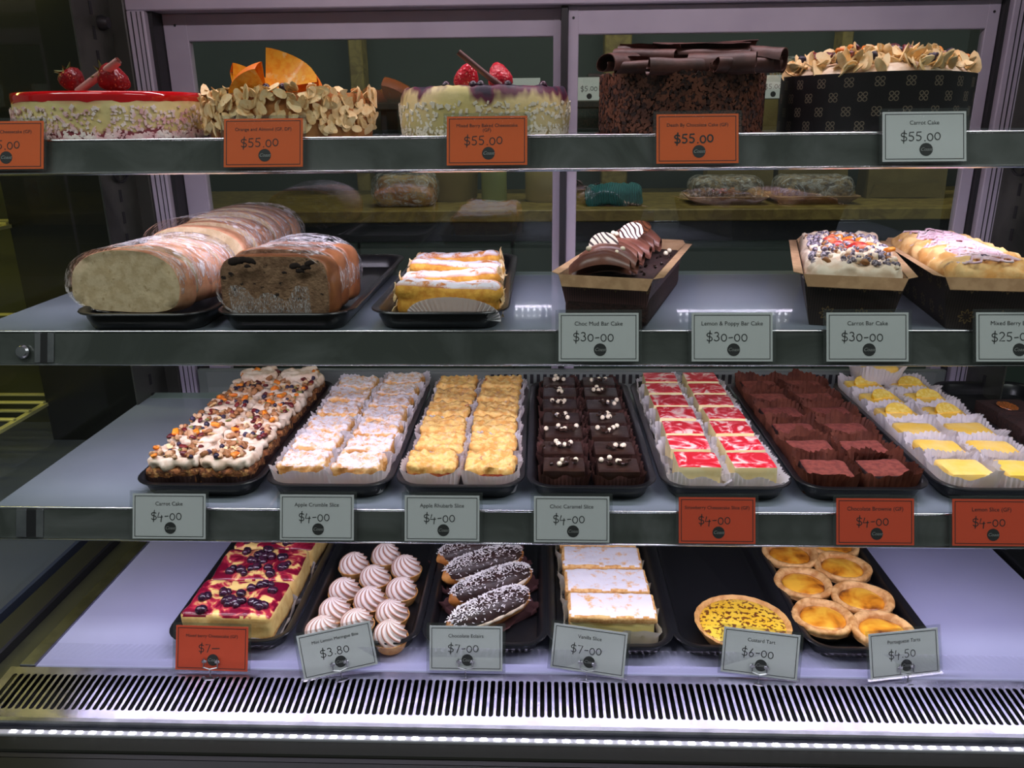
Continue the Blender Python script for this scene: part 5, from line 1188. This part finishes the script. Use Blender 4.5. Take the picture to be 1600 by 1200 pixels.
# high rear shelf with price cards and a wrapped loaf
hs = CAMZ+.045
t = empty('wall_shelf', (.5, 2.75, hs), label='narrow dark wooden shelf on the rear wall behind the cakes', cat='shelf')
obj('board', MB().box((-1.2, -.12, -.022), (.9, .11, 0), b=.003).mesh('board', mat('dark_wood', (.02, .02, .016), .5, (.03, .028, .02), 20)), t)
for sx in (-1.0, -.1, .8): obj('shelf_bracket', MB().box((sx-.01, -.09, -.10), (sx+.01, .11, -.0225), b=.002).mesh('shelf_bracket', MT['dark']), t)
for px, py, lb in ((815, 134, 'small pale price card on the wall shelf above the pale cheesecake'), (921, 132, 'small pale price card on the wall shelf between two cakes'), (1212, 101, 'small pale price card on the wall shelf left of the carrot cake'), (1500, 102, 'small pale price card on the wall shelf right of the carrot cake')):
    p = at_y(px, py, 2.66); c_ = obj('shelf_card', MB().box((-.058, -.0006, 0), (.058, .0006, .068)).mesh('shelf_card', MT['card_white']), None, (p.x, 2.66, hs+.001), (math.radians(-6), 0, 0), label=lb, cat='price card', group='price cards on the wall shelf')
    obj('price_text', hand_mesh('$5.00', .016, .0016), c_, (0, -.0009, .034), (PI/2, 0, 0)); obj('logo_badge', LOGO, c_, (0, -.0008, .012), (PI/2, 0, 0))
p = at_y(1262, 80, 2.76); t = empty('wrapped_loaf', (p.x, 2.76, hs), label='round wrapped loaf on the wall shelf between two cards', cat='bread')
obj('loaf', block('loaf', .20, .13, .12, .05, (18, 12, 9), mat('pale_loaf', C(150, 130, 66), .5, C(120, 100, 46), 20), lambda c, n, k: .008*nz(c, 25, k), None, 1, 120), t)
obj('cling_film', block('cling_film', .21, .14, .127, .052, (16, 10, 8), MT['film'], lambda c, n, k: .006*nz(c, 40, k), None, 5, 120), t)
# ------------------------------------------------------------------ neighbouring warm cabinet seen through the left end glass
YW = mat('lamp_yellow_tinted_steel', (.75, .70, .30), .4, metal=.2)  # yellow of the cabinet's light put into the steel's own colour
nb = empty('hot_food_cabinet', (-1.45, 1.5, 0), label='yellow-lit hot food cabinet with slatted racks beyond the left end glass', cat='cabinet')
wobj('cabinet_base', MB().box((-2.2, .80, 0), (-.93, 2.1, .70), b=.004).mesh('cabinet_base', mat('blue_grey_panel', (.085, .10, .15), .35)), nb)
wobj('back_panel', MB().box((-2.2, 2.05, .70), (-1.30, 2.1, 1.95)).mesh('back_panel', mat('cabinet_green', (.060, .064, .030), .4)), nb)
wobj('dark_panel', MB().box((-1.29, 1.92, .70), (-.93, 2.1, 1.95)).mesh('dark_panel', mat('near_black', (.010, .010, .012), .25)), nb)
wobj('roof', MB().box((-2.2, .95, 1.9501), (-.93, 2.1, 2.0)).mesh('roof', MT['dark']), nb)
for x, y in ((-.95, 1.05), (-1.55, 2.02), (-1.22, 1.98)): wobj('post', MB().box((x-.014, y-.014, .7002), (x+.014, y+.014, 1.95), b=.002).mesh('post', mat('dull_post', (.07, .075, .055), .35)), nb)
wobj('side_glass', MB().add([(-.94, 1.0, .705), (-.94, 2.0, .705), (-.94, 2.0, 1.94), (-.94, 1.05, 1.94)], [(0, 1, 2, 3)]).mesh('side_glass', MT['glass']), nb)
slat = MB().box((-.55, -.006, -.003), (.31, .006, .003), b=.001).mesh('slat', YW)
for z in (.80, 1.02, 1.26, 1.52):
    rk = wobj('rack', MB().box((-2.16, 1.14, z-.004), (-2.14, 2.0, z+.004)).box((-1.30, 1.14, z-.004), (-1.285, 2.0, z+.004)).mesh('rack', YW), nb)
    for k in range(14): obj('slat', slat, rk, (-1.60, 1.17+k*.062, z+.0072))
wobj('heat_lamp', MB().box((-2.0, 1.5, 1.905), (-1.3, 1.6, 1.9495), b=.004).mesh('heat_lamp', emit('heat_lamp', (1.0, .85, .25), 1.2)), nb)
area('heat_light', (-.18, .05, 1.90), (0, 0, 0), .6, .08, 1.6, (1.0, .86, .22), nb)
area('heat_light', (-.18, .10, 1.24), (0, 0, 0), .6, .06, 1.1, (1.0, .86, .22), nb)
